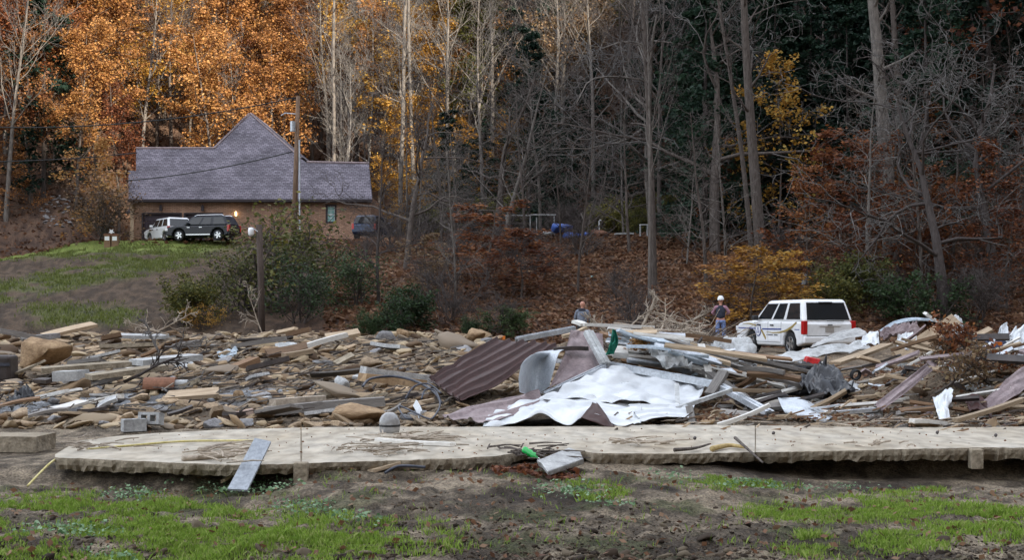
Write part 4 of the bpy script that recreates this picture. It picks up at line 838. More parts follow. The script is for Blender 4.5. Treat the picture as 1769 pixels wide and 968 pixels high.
def cr_(P, t):
    n = len(P)-1; f = t*n; i = min(int(f), n-1); f -= i; p0, p1, p2, p3 = P[max(i-1, 0)], P[i], P[i+1], P[min(i+2, n)]
    return .5*((2*p1) + (p2-p0)*f + (2*p0-5*p1+4*p2-p3)*f*f + (3*p1-p0-3*p2+p3)*f*f*f)
def sheet(name, rows, label, front, back=None, ribs=0, ribh=.03, crum=.02, nu=44, nv=30, cat='metal sheet', fs=3.0, lin=False):
    "crumpled sheet through rows of (px,py,Y) control points; ribs run along the rows"
    G = [[at(*q) for q in r_] for r_ in rows]; V = []; sd = RD.randrange(1000)
    if lin: nv = len(rows)-1 if len(rows) > 2 else nv
    for j in range(nv+1):
        for i in range(nu+1):
            V.append(cr_([cr_(r_, i/nu) for r_ in G], j/nv))
    V = np.array([v[:] for v in V]).reshape(nv+1, nu+1, 3); du = np.gradient(V, axis=1); dv = np.gradient(V, axis=0); N = np.cross(du, dv); N /= np.linalg.norm(N, axis=2)[..., None] + 1e-9
    flip = -1 if (N[..., 1].mean() > 0) else 1; N *= flip
    jj, ii = np.mgrid[0:nv+1, 0:nu+1]; off = crum*2*(fbm(ii/nu*fs, jj/nv*fs, sd, 3)-.5) + crum*2.4*(np.abs(vn(ii/nu*fs*1.3+jj/nv*1.5, jj/nv*fs*1.3-ii/nu*1.2, sd+5)-.5))
    if ribs:
        ph = (jj/nv*ribs) % 1.0; off = off + ribh*(np.clip(1-np.abs(ph-.5)*11, 0, .55)/.55)
    A = V + N*off[..., None]; B = A - N*.006; n = (nv+1)*(nu+1)
    ix = np.arange(n).reshape(nv+1, nu+1); q = np.stack([ix[:-1, :-1], ix[:-1, 1:], ix[1:, 1:], ix[1:, :-1]], -1).reshape(-1, 4)
    if flip < 0: q = q[:, ::-1]
    bd = np.concatenate([ix[0, :], ix[1:, -1], ix[-1, ::-1][1:], ix[::-1, 0][1:]]); e_ = np.stack([bd[:-1], bd[1:], bd[1:]+n, bd[:-1]+n], -1)
    Fc = np.concatenate([q, q[:, ::-1]+n, e_]); mi = np.concatenate([np.zeros(len(q)), np.ones(len(q)), np.zeros(len(e_))])
    c0 = A.reshape(-1, 3).mean(0); o = obj(name, npmesh(name, np.concatenate([A.reshape(-1, 3), B.reshape(-1, 3)]) - c0, Fc, [M[front], M[back or front]], True, mi=mi), None, c0)
    return tag(o, label, cat)
# ------------------------------------------------------------------ main wreck: collapsed metal roof
RP = 'roof_panel'
sheet(RP, [[(741,655,20.6),(797,622,21.2),(853,587,21.9)],[(766,675,19.9),(840,634,20.6),(915,592,21.4)],[(797,694,19.2),(880,655,19.9),(966,599,21.0)]], 'large dark brown ribbed roofing panel sloping at the left of the wreck', 'brown_metal', 'white_dirty', ribs=6, ribh=.05, crum=.03, nv=120, cat='roof panel')
sheet(RP, [[(741,655,20.6),(768,676,19.9),(796,694,19.2)],[(752,662,21.2),(778,682,20.6),(806,698,19.8)]], 'folded brown lip under the large roofing panel', 'brown_metal', crum=.02, nv=8, cat='roof panel')
sheet('curled_panel', [[(897,678,18.5),(922,682,19.3),(951,669,19.1)],[(898,642,18.4),(926,645,19.5),(956,640,19.2)],[(906,622,18.4),(934,622,19.6),(962,620,19.3)],[(922,612,18.8),(948,610,19.6),(968,608,19.6)],[(945,607,19.8),(962,604,20.2),(980,603,20.4)]], 'curled white foil-backed sheet arching beside the brown roofing', 'foil', 'white_metal', crum=.012, nv=40)
sheet(RP, [[(985,572,20.6),(1012,572,20.8),(1040,580,20.8)],[(972,620,20.0),(1010,620,20.2),(1044,630,20.3)],[(948,672,19.0),(985,660,19.4),(1040,645,19.8)]], 'mauve brown ribbed panel standing in the middle of the wreck', 'mauve_metal', 'white_dirty', ribs=0, crum=.05, nv=40, cat='roof panel')
sheet('white_sheet', [[(1040,640,20.0),(1100,644,20.0),(1160,652,20.0),(1220,660,20.0)],[(990,665,19.1),(1070,670,19.2),(1140,676,19.2),(1212,684,19.2)],[(930,692,18.3),(1030,696,18.3),(1110,704,18.3),(1195,714,18.3)]], 'broad bright white metal sheet lying over the middle of the wreck', 'white_metal', 'brown_metal', crum=.07, fs=5, nu=60, nv=40)
sheet('white_sheet', [[(884,702,18.4),(935,692,18.5),(990,690,18.5),(1041,692,18.5),(1106,700,18.4)],[(850,720,17.9),(905,712,18.0),(962,704,18.0),(1020,706,18.0),(1108,716,17.9)],[(834,738,17.35),(884,735,17.4),(935,714,17.5),(982,738,17.35),(1018,716,17.5),(1066,738,17.35),(1107,733,17.4)]], 'crumpled white sheet with zigzag lower edge resting on the slab', 'white_metal', 'white_dirty', crum=.05, nu=70, fs=6)
sheet('metal_flap', [[(1024,697,17.8),(1031,697,17.8)],[(1003,724,17.35),(1064,742,17.2)]], 'dark brown triangular metal flap at the front of the white sheets', 'brown_metal', crum=.02, nu=14, nv=12)
sheet(RP, [[(764,720,17.9),(850,696,18.5),(930,676,19.1)],[(790,727,17.6),(860,712,18.1),(935,690,18.7)],[(832,733,17.4),(880,722,17.7),(930,704,18.2)]], 'muddy mauve roofing strip along the lower left of the wreck', 'mauve_metal', 'white_dirty', ribs=2, crum=.03, cat='roof panel')
sheet('white_sheet', [[(1085,700,18.2),(1140,702,18.3),(1190,704,18.3)],[(1108,730,17.5),(1150,722,17.6),(1190,724,17.6)]], 'small ribbed white sheet right of the zigzag sheet', 'white_metal', ribs=3, crum=.02)
channel(at(1044,626,20.2), at(1240,662,19.4), .17, .07, 'long silver steel channel running down right across the wreck')
channel(at(1236,660,19.3), at(1330,712,18.0), .13, .06, 'silver channel continuing down to the slab at the right of the wreck')
channel(at(1017,572,20.4), at(1047,628,19.9), .14, .06, 'short pale channel standing steeply above the wreck', 'white_dirty')
channel(at(938,681,18.9), at(1042,632,19.9), .10, .05, 'silver angle along the left edge of the bright white sheet')
channel(at(892,585,21.6), at(992,566,22.0), .12, .06, 'silver channel sticking out to the left above the brown roofing')
channel(at(1050,586,21.6), at(1130,602,21.2), .10, .05, 'blue grey channel under the top boards of the wreck', 'blue_strip')
board(at(957,605,20.0), at(1014,603,20.2), .09, .06, 'dark_metal', 'dark metal bar across the mauve panel', name='metal_bar', cat='bar')
board(at(1006,561,21.4), at(1128,566,21.8), .16, .05, 'wood_white', 'pale board lying along the very top of the wreck')
board(at(992,556,21.6), at(1010,562,21.4), .14, .05, 'wood_white', 'short pale board end at the top left of the wreck')
board(at(972,582,20.9), at(1010,568,21.2), .07, .05, 'wood', 'tan stick of lumber leaning at the top left of the wreck')
board(at(1052,572,21.5), at(1150,598,21.2), .14, .05, 'wood_brown', 'brown plank sloping under the pale top board')
board(at(1118,567,21.2), at(1150,600,20.6), .18, .04, 'wood', 'wide tan plank angled down at the top right of the wreck')
board(at(1058,608,20.2), at(1084,610,20.2), .20, .09, 'wood_white', 'short thick pale wood block below the green netting', roll=.5)
board(at(1096,595,20.6), at(1118,590,20.7), .16, .05, 'wood_white', 'small pale board scrap on the brown lumber')
board(at(1105,630,20.3), at(1190,626,20.4), .10, .06, 'wood', 'tan two-by-four lying level behind the silver channel')
board(at(1140,612,20.5), at(1218,645,20.0), .11, .05, 'wood_grey', 'grey weathered two-by-four sloping right of the pile')
board(at(1170,608,21.0), at(1326,716,18.2), .14, .06, 'wood_grey', 'very long grey timber sloping down to the slab edge')
board(at(1211,596,20.4), at(1226,654,19.8), .10, .04, 'wood_white', 'white painted post standing upright right of the wreck')
board(at(1226,682,19.0), at(1250,644,19.3), .15, .06, 'wood_grey', 'stubby weathered board propped up beside the white sheet')
board(at(1168,706,18.2), at(1264,674,18.6), .06, .05, 'white_dirty', 'thin pale metal strip bent over the right of the wreck', name='metal_strip', cat='strip')
board(at(1169,664,18.9), at(1173,727,17.9), .06, .03, 'white_dirty', 'thin white strip hanging down the front of the white sheet', name='metal_strip', cat='strip')
board(at(1191,704,17.9), at(1196,735,17.5), .09, .05, 'wood_grey', 'short dark stake standing at the slab edge right of the wreck', roll=.4)
board(at(1150,575,22), at(1260,590,22), .10, .06, 'wood_brown', 'brown pole lying behind the wreck towards the people')
board(at(1262,674,18.6), at(1345,676,18.9), .07, .05, 'wood', 'thin tan stick bridging towards the black bags')
for k in range(85):
    a = RD.uniform(1035, 1310); y_ = RD.uniform(19.8, 22.5); p_ = at(a, 566 + max(0, a-1080)*.24 + RD.uniform(0, 62), y_); an = RD.uniform(-.5, .5); L = RD.uniform(.35, 1.4)
    board(p_, p_ + Vector((math.cos(an)*L, RD.uniform(-.4, .4), -.16*L + RD.uniform(-.15, .12))), RD.uniform(.06, .15), RD.uniform(.03, .06), (mt_ := RD.choice([('wood', 'tan lumber'), ('wood_brown', 'brown lumber'), ('wood_grey', 'grey lumber'), ('wood_white', 'pale lumber'), ('galv', 'silver metal'), ('blue_strip', 'blue grey metal')]))[0], '%s piece in the tangle %s' % (mt_[1], 'at the top of the wreck' if a < 1100 else ('above the long silver channel' if a < 1190 else ('around the white post' if a < 1250 else 'left of the rolled sheet'))), RD.uniform(-.6, .6), name='lumber', cat='lumber', group='broken lumber in the main wreck')
sheet('plastic_sheet', [[(1120,600,20.2),(1150,596,20.3),(1178,606,20.3)],[(1124,612,19.9),(1152,612,20.0),(1186,622,20.0)],[(1150,640,19.8),(1172,634,19.8),(1196,640,19.8)]], 'crumpled white plastic draped in the lumber tangle', 'white_dirty', crum=.08, fs=5, cat='plastic')
sheet('netting', [[(1058,568,20.0),(1064,572,20.0)],[(1054,590,20.0),(1068,592,20.0)],[(1046,614,20.0),(1060,612,20.0)]], 'strip of green netting hanging on the wreck', 'green_net', crum=.06, nu=8, nv=16, fs=5, cat='netting')
# ------------------------------------------------------------------ wreckage at the right
sheet('crumpled_sheet', [[(1232,600,22.5),(1252,588,22.6),(1280,590,22.6),(1304,612,22.4)],[(1232,622,22),(1255,618,22),(1282,622,22),(1306,634,22)],[(1244,634,21.6),(1262,642,21.5),(1285,648,21.5),(1300,646,21.6)]], 'crumpled pale grey sheet with brown patch left of the police car', 'white_dirty', 'mauve_metal', crum=.10, fs=5)
sheet('wall_panel', [[(1424,586,29.5),(1462,570,31),(1484,566,32)],[(1400,600,28),(1450,590,29),(1500,580,31)]], 'grey textured board panel lying behind the police car bumper', 'concrete_grey', crum=.03, cat='panel')
sheet('wall_panel', [[(1326,622,26),(1400,604,27.5),(1492,592,29.5)],[(1345,629,25),(1420,618,26),(1505,604,28)]], 'long whitish flattened siding panel lying below the police car', 'white_dirty', crum=.06, fs=5, cat='panel')
board(at(1442,628,24), at(1532,596,25.5), .22, .05, 'wood', 'tan board sloping up right beside the whitish siding')
board(at(1410,640,23.5), at(1520,630,24), .16, .05, 'wood_brown', 'brown board lying level behind the black bags')
board(at(1549,618,23), at(1650,552,24.5), .22, .06, 'wood', 'big wide tan plank leaning steeply up to the right', roll=.9)
sheet('crumpled_sheet', [[(1624,566,24.6),(1640,552,24.8),(1658,548,24.8)],[(1626,590,24.3),(1646,584,24.3),(1668,580,24.3)],[(1620,606,24),(1645,608,24),(1668,600,24)]], 'pale folded sheet standing behind the wide tan plank', 'white_dirty', crum=.09, fs=5)
sheet('metal_strip', [[(1519,572,24.5),(1545,556,24.8),(1580,549,25),(1618,552,25.2)],[(1521,578,24.4),(1546,562,24.7),(1580,554,24.9),(1618,557,25.1)]], 'bowed blue grey metal strip arching over the wreckage', 'blue_strip', crum=.01, nv=4, cat='strip')
sheet('crumpled_sheet', [[(1519,580,24.3),(1550,566,24.6),(1580,562,24.7)],[(1526,588,24),(1555,580,24.2),(1592,574,24.3)]], 'mauve crumpled sheet under the bowed strip', 'mauve_metal', crum=.08, fs=5)
sheet('crumpled_sheet', [[(1487,592,24.3),(1503,576,24.5),(1518,574,24.5)],[(1490,600,24),(1505,597,24),(1519,594,24)]], 'pale blue white scrap of sheet right of the siding panel', 'white_metal', crum=.05, fs=4)
sheet('crumpled_sheet', [[(1550,582,23.8),(1566,576,24),(1582,580,24)],[(1549,596,23.5),(1565,598,23.5),(1584,592,23.6)],[(1548,614,23.2),(1562,610,23.2),(1578,608,23.3)]], 'wrinkled white sheet left of the wide tan plank', 'white_metal', crum=.08, fs=5)
board(at(1598,541,25), at(1622,557,25), .08, .05, 'wood_white', 'white splintered board tip poking up above the wreckage')
e = empty('bucket', at(1400, 631, 23.5)); tag(e, 'bright red plastic bin lying among the broken boards', 'bin')
MB().hexa([Vector(q) for q in ((-.12,-.1,0),(.13,-.1,.02),(.12,.12,.0),(-.12,.12,0),(-.07,-.08,.15),(.16,-.08,.10),(.15,.1,.10),(-.07,.1,.15))]).build('shell', M['red'], e, bevel=.02); MB().box(.12,.22,-.1,.1,.0,.05).build('rim', M['white_trim'], e)
bv_, bf_ = ico(4); q_ = bv_.copy(); fold = np.abs(fbm(bv_[:,0]*2.5+bv_[:,2]*2, bv_[:,1]*2.5-bv_[:,2], 71, 4)-.5)
BAG = npmesh('bag', q_*(1 - .9*fold[:, None] + .25*(fbm(bv_[:,0]*6, bv_[:,1]*6+bv_[:,2]*5, 72, 2)-.5)[:, None]), bf_, M['black_plastic'], True)
for px, py, w_, lab in ((1400,690,.42,'shiny black rubbish bag heap in front of the boards'),(1445,692,.40,'black plastic bag right of the heap'),(1395,652,.28,'black torn plastic behind the rubbish bags')):
    h_ = hit(px, py+6); o = obj('rubbish_bag', RK[RD.randrange(4)]); o.location = h_ + Vector((0, .2, .16)); o.scale = (w_*.8, w_*.6, w_*.5); o.data = BAG; o.material_slots[0].link = 'OBJECT'; o.material_slots[0].material = M['black_plastic']; tag(o, lab, 'bag')
sheet('black_sheet', [[(1380,664,20.8),(1410,634,21.4),(1432,630,21.6)],[(1392,680,20.2),(1420,664,20.6),(1455,648,21)],[(1420,694,19.6),(1450,690,19.8),(1475,682,20)]], 'torn glossy black plastic sheet draped over the rubble', 'black_plastic', crum=.12, fs=5, cat='plastic')
for px, py, r_ in ((1478,648,.085),(1562,652,.13)):
    p_ = at(px, py, 20.8); V, Fc = lathe([(r_*.75,-.03),(r_*.95,-.035),(r_,-.02),(r_,.02),(r_*.95,.035),(r_*.75,.03),(r_*.75,-.03)], 20); o = MB().add(V, Fc).build('rubber_ring', M['tyre'], loc=p_); o.rotation_euler = (.3, .3, .5 if px < 1500 else 1.1); tag(o, 'black rubber ring %s' % ('right of the rubbish bags' if px < 1500 else 'leaning left of the dead leaves'), 'ring')
sheet('flashing', [[(1524,712,18.3),(1570,676,19),(1612,640,19.7)],[(1510,700,18.6),(1556,664,19.2),(1598,632,19.9)]], 'long mauve metal flashing leaning up to the right', 'mauve_metal', 'brown_metal', ribs=2, crum=.02)
sheet('curled_panel', [[(1612,690,18.5),(1630,676,18.6),(1648,673,18.6)],[(1618,710,18.2),(1632,700,18.2),(1640,690,18.4)],[(1622,724,17.9),(1640,724,17.9),(1634,712,18.1)]], 'small curled white sheet standing at the slab edge', 'white_metal', crum=.03, fs=4)
sheet('rolled_sheet', [[(1343,688,18.6),(1390,690,18.6),(1440,722,18)],[(1350,702,18),(1395,706,17.9),(1432,727,17.7)],[(1358,716,17.9),(1390,722,17.7),(1424,730,17.6)],[(1362,708,18.5),(1395,716,18.3),(1424,728,17.9)]], 'rolled pale grey sheet tapering to a dark open end', 'foil', 'white_dirty', crum=.02)
for i, (a, b_, c_, d_, w_, mt, lb__) in enumerate(((1330,722,1440,716,.07,'wood','thin tan lath in front of the rolled sheet'),(1395,706,1520,700,.09,'wood','long tan lath right of the rolled sheet'),(1420,716,1515,708,.09,'galv','grey metal pipe below the tan lath'),(1475,688,1535,682,.09,'wood','short tan board below the black plastic'),(1490,705,1540,695,.12,'wood_white','pale board scrap near the mauve flashing'),(1505,660,1552,650,.12,'wood','tan board scrap left of the rubber ring'),(1650,727,1769,690,.10,'wood','long tan stick at the far right slab edge'),(1575,728,1650,735,.07,'wood_white','white stick at the slab edge by the curled sheet'),(1240,735,1330,700,.05,'wood_white','thin white rod leaning from the slab to the wreck'),(1180,741,1340,736,.04,'driftwood','long thin stick on the back edge of the slab'),(1690,600,1769,650,.08,'wood','tan rail leaning in front of the pale sheets'))):
    Y0 = 2430*(CAMZ-.08)/(max(b_, 640)-535) if b_ > 700 else 20.0; Y0 = max(17.3, min(Y0, 22)); board(at(a, b_, Y0), at(c_, d_, Y0+.3), w_, .05, mt, lb__)
sheet(RP, [[(1700,694,18.6),(1740,655,19),(1790,622,19.5)],[(1712,716,18.1),(1760,680,18.5),(1800,655,19)]], 'mauve brown ribbed panel at the right edge of the picture', 'mauve_metal', 'brown_metal', ribs=3, crum=.03, cat='roof panel')
sheet(RP, [[(1664,692,18.8),(1690,690,18.8),(1712,716,18.2)],[(1676,712,18.2),(1700,716,18),(1716,728,17.8)]], 'dark brown torn panel end beside the slab at the right', 'brown_metal', crum=.05, cat='roof panel')
sheet('crumpled_sheet', [[(1722,590,21.5),(1728,566,21.8),(1738,562,21.9)],[(1724,606,21.3),(1736,596,21.4),(1748,590,21.5)]], 'pointed pale blue sheet at the upper right', 'white_metal', crum=.05, fs=4)
sheet('crumpled_sheet', [[(1745,576,21.5),(1770,566,21.7),(1800,560,21.9)],[(1750,600,21.2),(1775,600,21.2),(1800,600,21.2)],[(1752,640,20.6),(1776,636,20.6),(1800,630,20.6)]], 'large pale crumpled sheet at the right edge', 'white_metal', 'white_dirty', crum=.10, fs=5)
sheet('cloth', [[(1702,598,20.8),(1716,584,21),(1732,590,21)],[(1704,612,20.5),(1722,610,20.5),(1742,618,20.5)],[(1716,624,20.2),(1732,626,20.2),(1746,630,20.2)]], 'navy cloth with an orange patch hanging at the right', 'navy', crum=.08, fs=5, cat='cloth')
MB().box(-.06,.06,-.01,.01,-.06,.06).build('cloth_patch', M['orange'], bpy.data.objects['cloth'], loc=at(1724, 598, 20.7) - Vector(bpy.data.objects['cloth'].location))
for k in range(60):
    a = RD.uniform(1240, 1769); h_ = hit(a, RD.uniform(600, 725)); an = RD.uniform(-.6, .6); L = RD.uniform(.3, 1.1)
    if h_.y > 34: continue
    zone = 'in front of the police car' if a < 1500 else 'at the right of the wreckage'
    board(h_ + Vector((0, 0, .06)), h_ + Vector((math.cos(an)*L, math.sin(an)*L*.8, RD.uniform(.0, .28))), RD.uniform(.05, .14), RD.uniform(.025, .05), RD.choice(['wood', 'wood', 'wood_grey', 'wood_white', 'wood_brown']), 'broken board scrap lying ' + zone, RD.uniform(-.5, .5), name='lumber', cat='lumber', group='broken boards ' + zone)
def fallen(name, p, d, L, r0, label, seed, leafm=None, mt='driftwood', cat='branch', P_=None, lsize=.06):
    e = empty(name, p); tag(e, label, cat); T = Tree(seed); T.grow((0,0,0), d, L, r0, 0, P_ or dict(max=2, seg=(7, 5, 3), wob=(.10, .22, .28), up=(0, .02, .02), n=(8, 5), t0=(.2, .2), ang=(48, 50), lr=(.5, .5), dec=(.4, .3), rr=(.55, .55), rmin=.008, taper=(.3, .3, .4)))
    obj('branch', T.mesh('branch', (0, 1, 2, 3), M[mt], (6, 5, 4, 3)), e)
    if leafm: obj('dead_leaves', tipleaves(T, 9, .05, lsize, 'dead_leaves', M[leafm], flat=.8), e)
    return e
for i, (px, py, Y, d) in enumerate(((1600,620,20.5,(.3,-.2,.5)),(1640,640,20,(.8,0,.3)),(1660,612,20.8,(-.5,0,.5)),(1700,640,20,(-.3,-.2,.5)))):
    fallen('fallen_branch', at(px, py+20, Y), d, .8, .022, 'fallen branch with dead orange brown leaves, %s of the four right of the wide plank' % ('leftmost', 'lowest', 'topmost', 'rightmost')[i], 1000+i, 'leaf_rust', 'bark')
for k in range(70):
    a = RD.uniform(1190, 1769); h_ = hit(a, RD.uniform(615, 728)); an = RD.uniform(-.7, .7); L = RD.uniform(.2, .8)
    if h_.y > 30: continue
    zone = 'between wreck and black bags' if a < 1380 else ('around the black bags' if a < 1520 else 'below the wide tan plank' if a < 1650 else 'near the right picture edge')
    board(h_ + Vector((0, 0, RD.uniform(.03, .2))), h_ + Vector((math.cos(an)*L, math.sin(an)*L*.8, RD.uniform(.0, .32))), RD.uniform(.03, .10), RD.uniform(.02, .045), RD.choice(['wood', 'wood_brown', 'wood_grey', 'wood_white', 'galv', 'dark_metal']), 'short splintered scrap ' + zone, RD.uniform(-.8, .8), name='splinter', cat='scrap', group='splintered scraps ' + zone)
for k, (px, py) in enumerate(((1285,668),(1320,690),(1340,655),(1465,676),(1500,722),(1590,715),(1660,640),(1690,668),(1255,705),(1130,650),(1545,640))):
    Y = min(hit(px, py).y, 24); w_ = RD.uniform(14, 26); sheet('sheet_scrap', [[(px-w_, py, Y), (px, py-RD.uniform(4, 14), Y+.1), (px+w_, py-RD.uniform(0, 10), Y+.1)], [(px-w_*.8, py+RD.uniform(4, 10), Y-.15), (px, py+RD.uniform(3, 12), Y-.15), (px+w_*.9, py+RD.uniform(4, 12), Y-.1)]], 'crumpled %s scrap, %s' % (('white', 'grey', 'mauve')[k % 3], ('left of the rolled sheet', 'above the rolled sheet', 'beyond the rolled sheet', 'right of the black bags', 'right of the tan lath', 'left of the curled white sheet', 'under the dead leaves', 'left of the ribbed panel at the edge', 'at the foot of the long channel', 'on the bright white sheet', 'above the mauve flashing')[k]), ('white_metal', 'white_dirty', 'mauve_metal')[k % 3], crum=.06, nu=18, nv=10, fs=5, cat='scrap')
mb = MB()
for k in range(1500):
    a = RD.uniform(1030, 1790); py_ = RD.uniform(612, 735); Y = 2430*1.38/(py_-535); x = U(a)*Y
    if Y > 26: continue
    p_ = Vector((x, Y, tz(x, Y)+RD.uniform(.01, .08))); an = RD.uniform(-1.2, 1.2); l_ = RD.uniform(.06, .35); mb.tube([p_, p_ + Vector((math.cos(an)*l_, math.sin(an)*l_, RD.uniform(-.02, .09)))], RD.uniform(.005, .016), 4, m=RD.randrange(4))
tag(mb.build('wood_litter', [M['wood'], M['wood_grey'], M['wood_brown'], M['bark']]), 'litter of splinters and twigs on the ground among the wreckage', 'debris', kind='stuff')
mb = MB()
for k in range(900):
    p_ = on(RD.uniform(1045, 1235), RD.uniform(42, 47)); p_.z += abs(RD.gauss(0, .35)); an = RD.uniform(-1, 1)+(3.14 if RD.random() < .5 else 0); l_ = RD.uniform(.4, 1.6); mb.tube([p_, p_ + Vector((math.cos(an)*l_*.5, math.sin(an)*l_*.5, RD.uniform(.0, .2))), p_ + Vector((math.cos(an)*l_, math.sin(an)*l_, RD.uniform(-.05, .6)))], [RD.uniform(.012, .03), .012, .008], 4, m=RD.randrange(3))
tag(mb.build('brush_pile', [M['driftwood'], M['twig'], M['bark']]), 'tangled pile of bare brush behind the wreck', 'brush', kind='stuff')
for k in range(46):
    a = RD.uniform(1480, 1790); y_ = RD.uniform(19.5, 24); p_ = at(a, RD.uniform(560, 680) + (30 if a < 1540 else 0), y_); g_ = tz(p_.x, p_.y); p_.z = min(p_.z, g_ + .55); an = RD.uniform(-.9, .9); L = RD.uniform(.4, 1.2); mt_ = RD.choice([('wood', 'tan'), ('wood_brown', 'brown'), ('wood_grey', 'grey'), ('wood_white', 'pale'), ('mauve_metal', 'mauve metal'), ('dark_metal', 'dark metal')])
    board(p_, p_ + Vector((math.cos(an)*L, math.sin(an)*L*.6, RD.uniform(-.25, .30))), RD.uniform(.05, .16), RD.uniform(.025, .05), mt_[0], '%s piece heaped %s' % (mt_[1], 'left of the wide tan plank' if a < 1560 else 'behind the dead leaves' if a < 1680 else 'at the right picture edge'), RD.uniform(-.9, .9), name='debris_piece', cat='debris', group='heap of pieces on the right')
for i, (px, py, Y, d) in enumerate(((1560,640,21,(.5,-.1,.4)),(1720,660,19.6,(-.6,-.2,.4)),(1615,665,19.4,(.6,-.2,.35)))):
    fallen('fallen_branch', at(px, py+15, Y), d, .9, .022, 'low branch with dead tan leaves %s' % ('left of the wide plank', 'by the ribbed panel at the edge', 'above the small curled sheet')[i], 1060+i, 'leaf_brown', 'bark')
fallen('fallen_branch', at(1085, 600, 20.2), (.6,-.2,.3), .22, .008, 'small twig of orange leaves on top of the wreck', 1010, 'leaf_orange', 'bark')
PB = dict(max=2, seg=(7, 5, 3), wob=(.08, .2, .25), up=(0, .03, .02), n=(7, 5), t0=(.2, .2), ang=(45, 50), lr=(.5, .5), dec=(.4, .3), rr=(.6, .55), rmin=.015, taper=(.4, .35, .4))
for i, (px, py, Y, d, L, lab) in enumerate(((1042,562,40,(1,.1,.0),2.6,'long pale driftwood trunk on the brush pile'),(1060,560,42,(1,0,.08),1.9,'pale bare branch crossing the brush pile'),(1110,565,42,(.4,.2,.7),1.0,'upright bare branch in the brush pile'),(1165,568,43,(.7,0,.35),1.3,'bleached root branch left of the hard hat person'),(1205,574,43,(-.9,0,.2),1.5,'grey limb leaning left in the brush pile'),(1050,574,40,(-.4,0,.4),.8,'short forked branch at the left of the brush pile'),(1120,572,41,(.9,.1,-.02),1.8,'low grey limb at the foot of the brush pile'))):
    fallen('fallen_branch', at(px, py, Y), d, L, .06, lab, 1020+i, None, 'driftwood', P_=PB)
# ------------------------------------------------------------------ wreckage at the left
def conc(p0, p1, w_, t_, label, mt='concrete_edge'): return board(p0, p1, w_, t_, mt, label, name='concrete_piece', cat='concrete', warp=.01)
conc(at(72,640,24), at(235,628,24.6), .8, .09, 'long thin concrete plate tilted in the left rubble'); conc(at(235,627,24), at(338,617,24.6), .7, .10, 'pale concrete plate right of the long thin one', 'concrete_grey')
conc(at(153,652,22.4), at(285,634,23), .6, .08, 'broken concrete plate with dark hollow beneath it')
conc(at(100,650,23), at(145,648,23), .5, .16, 'grey concrete lump under the tilted plates', 'concrete_grey')
o = conc(at(-30,765,15.4), at(79,765,15.3), .55, .17, 'thick grey concrete block at the left edge beside the slab', 'concrete_edge')
e = empty('drain_pipe', at(250, 668, 21.5)); tag(e, 'broken clay pipe with orange lining in the left rubble', 'pipe')
V, Fc = lathe([(.14,0),(.14,.48),(.12,.48),(.12,0),(.14,0)], 20); MB().add([(y, x, max(z, -.04)) for x, y, z in V], Fc).build('clay_pipe', M['pipe_clay'], e); V, Fc = lathe([(.06,.47),(.06,.66),(.05,.66),(.05,.47)], 16); MB().add([(y, x, z+.04) for x, y, z in V], Fc).build('pipe_end', M['white_dirty'], e)
h_ = hit(8, 656); e = empty('metal_drum', h_); tag(e, 'dark rusty metal bin cut off by the left picture edge', 'bin'); MB().box(-.35,.17,-.2,.35,-.05,.48).build('shell', M['dark_metal'], e, bevel=.06); MB().box(-.33,.18,-.22,-.203,.27,.33).build('band', M['hose'], e)
for a, b_, c_, d_, w_, mt, lab, Y in ((0,572,95,592,.22,'wood_grey','grey weathered timber behind the big boulder',33),(45,585,100,580,.25,'stone_grey','short grey log at the upper left',34),(455,712,665,694,.20,'wood_grey','long dark weathered timber behind the flat boulder',18.6),(470,697,562,690,.11,'driftwood','pale log lying on the weathered timber',18.7),(627,640,750,656,.30,'concrete_grey','grey beam half buried left of the brown roofing',21.6),(625,652,735,664,.26,'boulder','brown beam below the grey one',21.2),(518,602,598,579,.30,'wood_white','pale board standing up on the rubble crest',36),(490,615,540,606,.25,'wood','tan board below the pale one',34),(395,640,440,622,.35,'wood_brown','brown rock-like plank in the middle rubble',29),(300,600,345,592,.2,'wood_grey','grey plank near the driftwood',32)):
    board(at(a, b_, Y), at(c_, d_, Y+.4), w_, .12 if w_ > .15 else .1, mt, lab, name='timber', cat='timber')
for k in range(3):
    p_ = at(386+k*21, 722-k*4.5, 18.4); o = MB().box(-.075,.075,-.05,.05,-.04,.04).build('brick_block', M['brick_pink'], loc=p_, bevel=.008); o.rotation_euler = (0, -.2, .1); tag(o, 'pink brick in the short row behind the slab, %s' % ('left', 'middle', 'right')[k], 'brick', 'row of pink bricks')
def block(p_, rz, lab, rx=0):
    e = empty('cinder_block', p_, rz); e.rotation_euler = (rx, 0, rz); tag(e, lab, 'block'); mb = MB(); L, W_, H_ = .28, .15, .15
    for x in (-L/2+.02, 0, L/2-.02): mb.box(x-.02, x+.02, -H_/2, H_/2, 0, W_)
    mb.box(-L/2+.041, -.021, -H_/2, -H_/2+.035, 0, W_).box(.021, L/2-.041, -H_/2, -H_/2+.035, 0, W_).box(-L/2+.041, -.021, H_/2-.035, H_/2, 0, W_).box(.021, L/2-.041, H_/2-.035, H_/2, 0, W_)
    mb.build('block', M['concrete_grey'], e); return e
block(hit(231, 747), .5, 'grey cinder block lying at the back left of the slab'); block(hit(262, 744) + Vector((0,.1,.12)), -.2, 'hollow cinder block tipped on its side beside the other', R(80))
def hose(pts, r_, lab, mt='hose', name='hose', cat='hose'):
    P_ = [at(*q) for q in pts]; n = 8*len(P_); o = MB().tube([cr_(P_, i/n) for i in range(n+1)], r_, 7).build(name, M[mt], smooth=True); return tag(o, lab, cat)
hose([(627,668,19.5),(640,655,19.8),(680,651,20),(720,660,19.8),(750,678,19.3),(762,697,18.8)], .018, 'thick black hose arching left of the brown roofing')
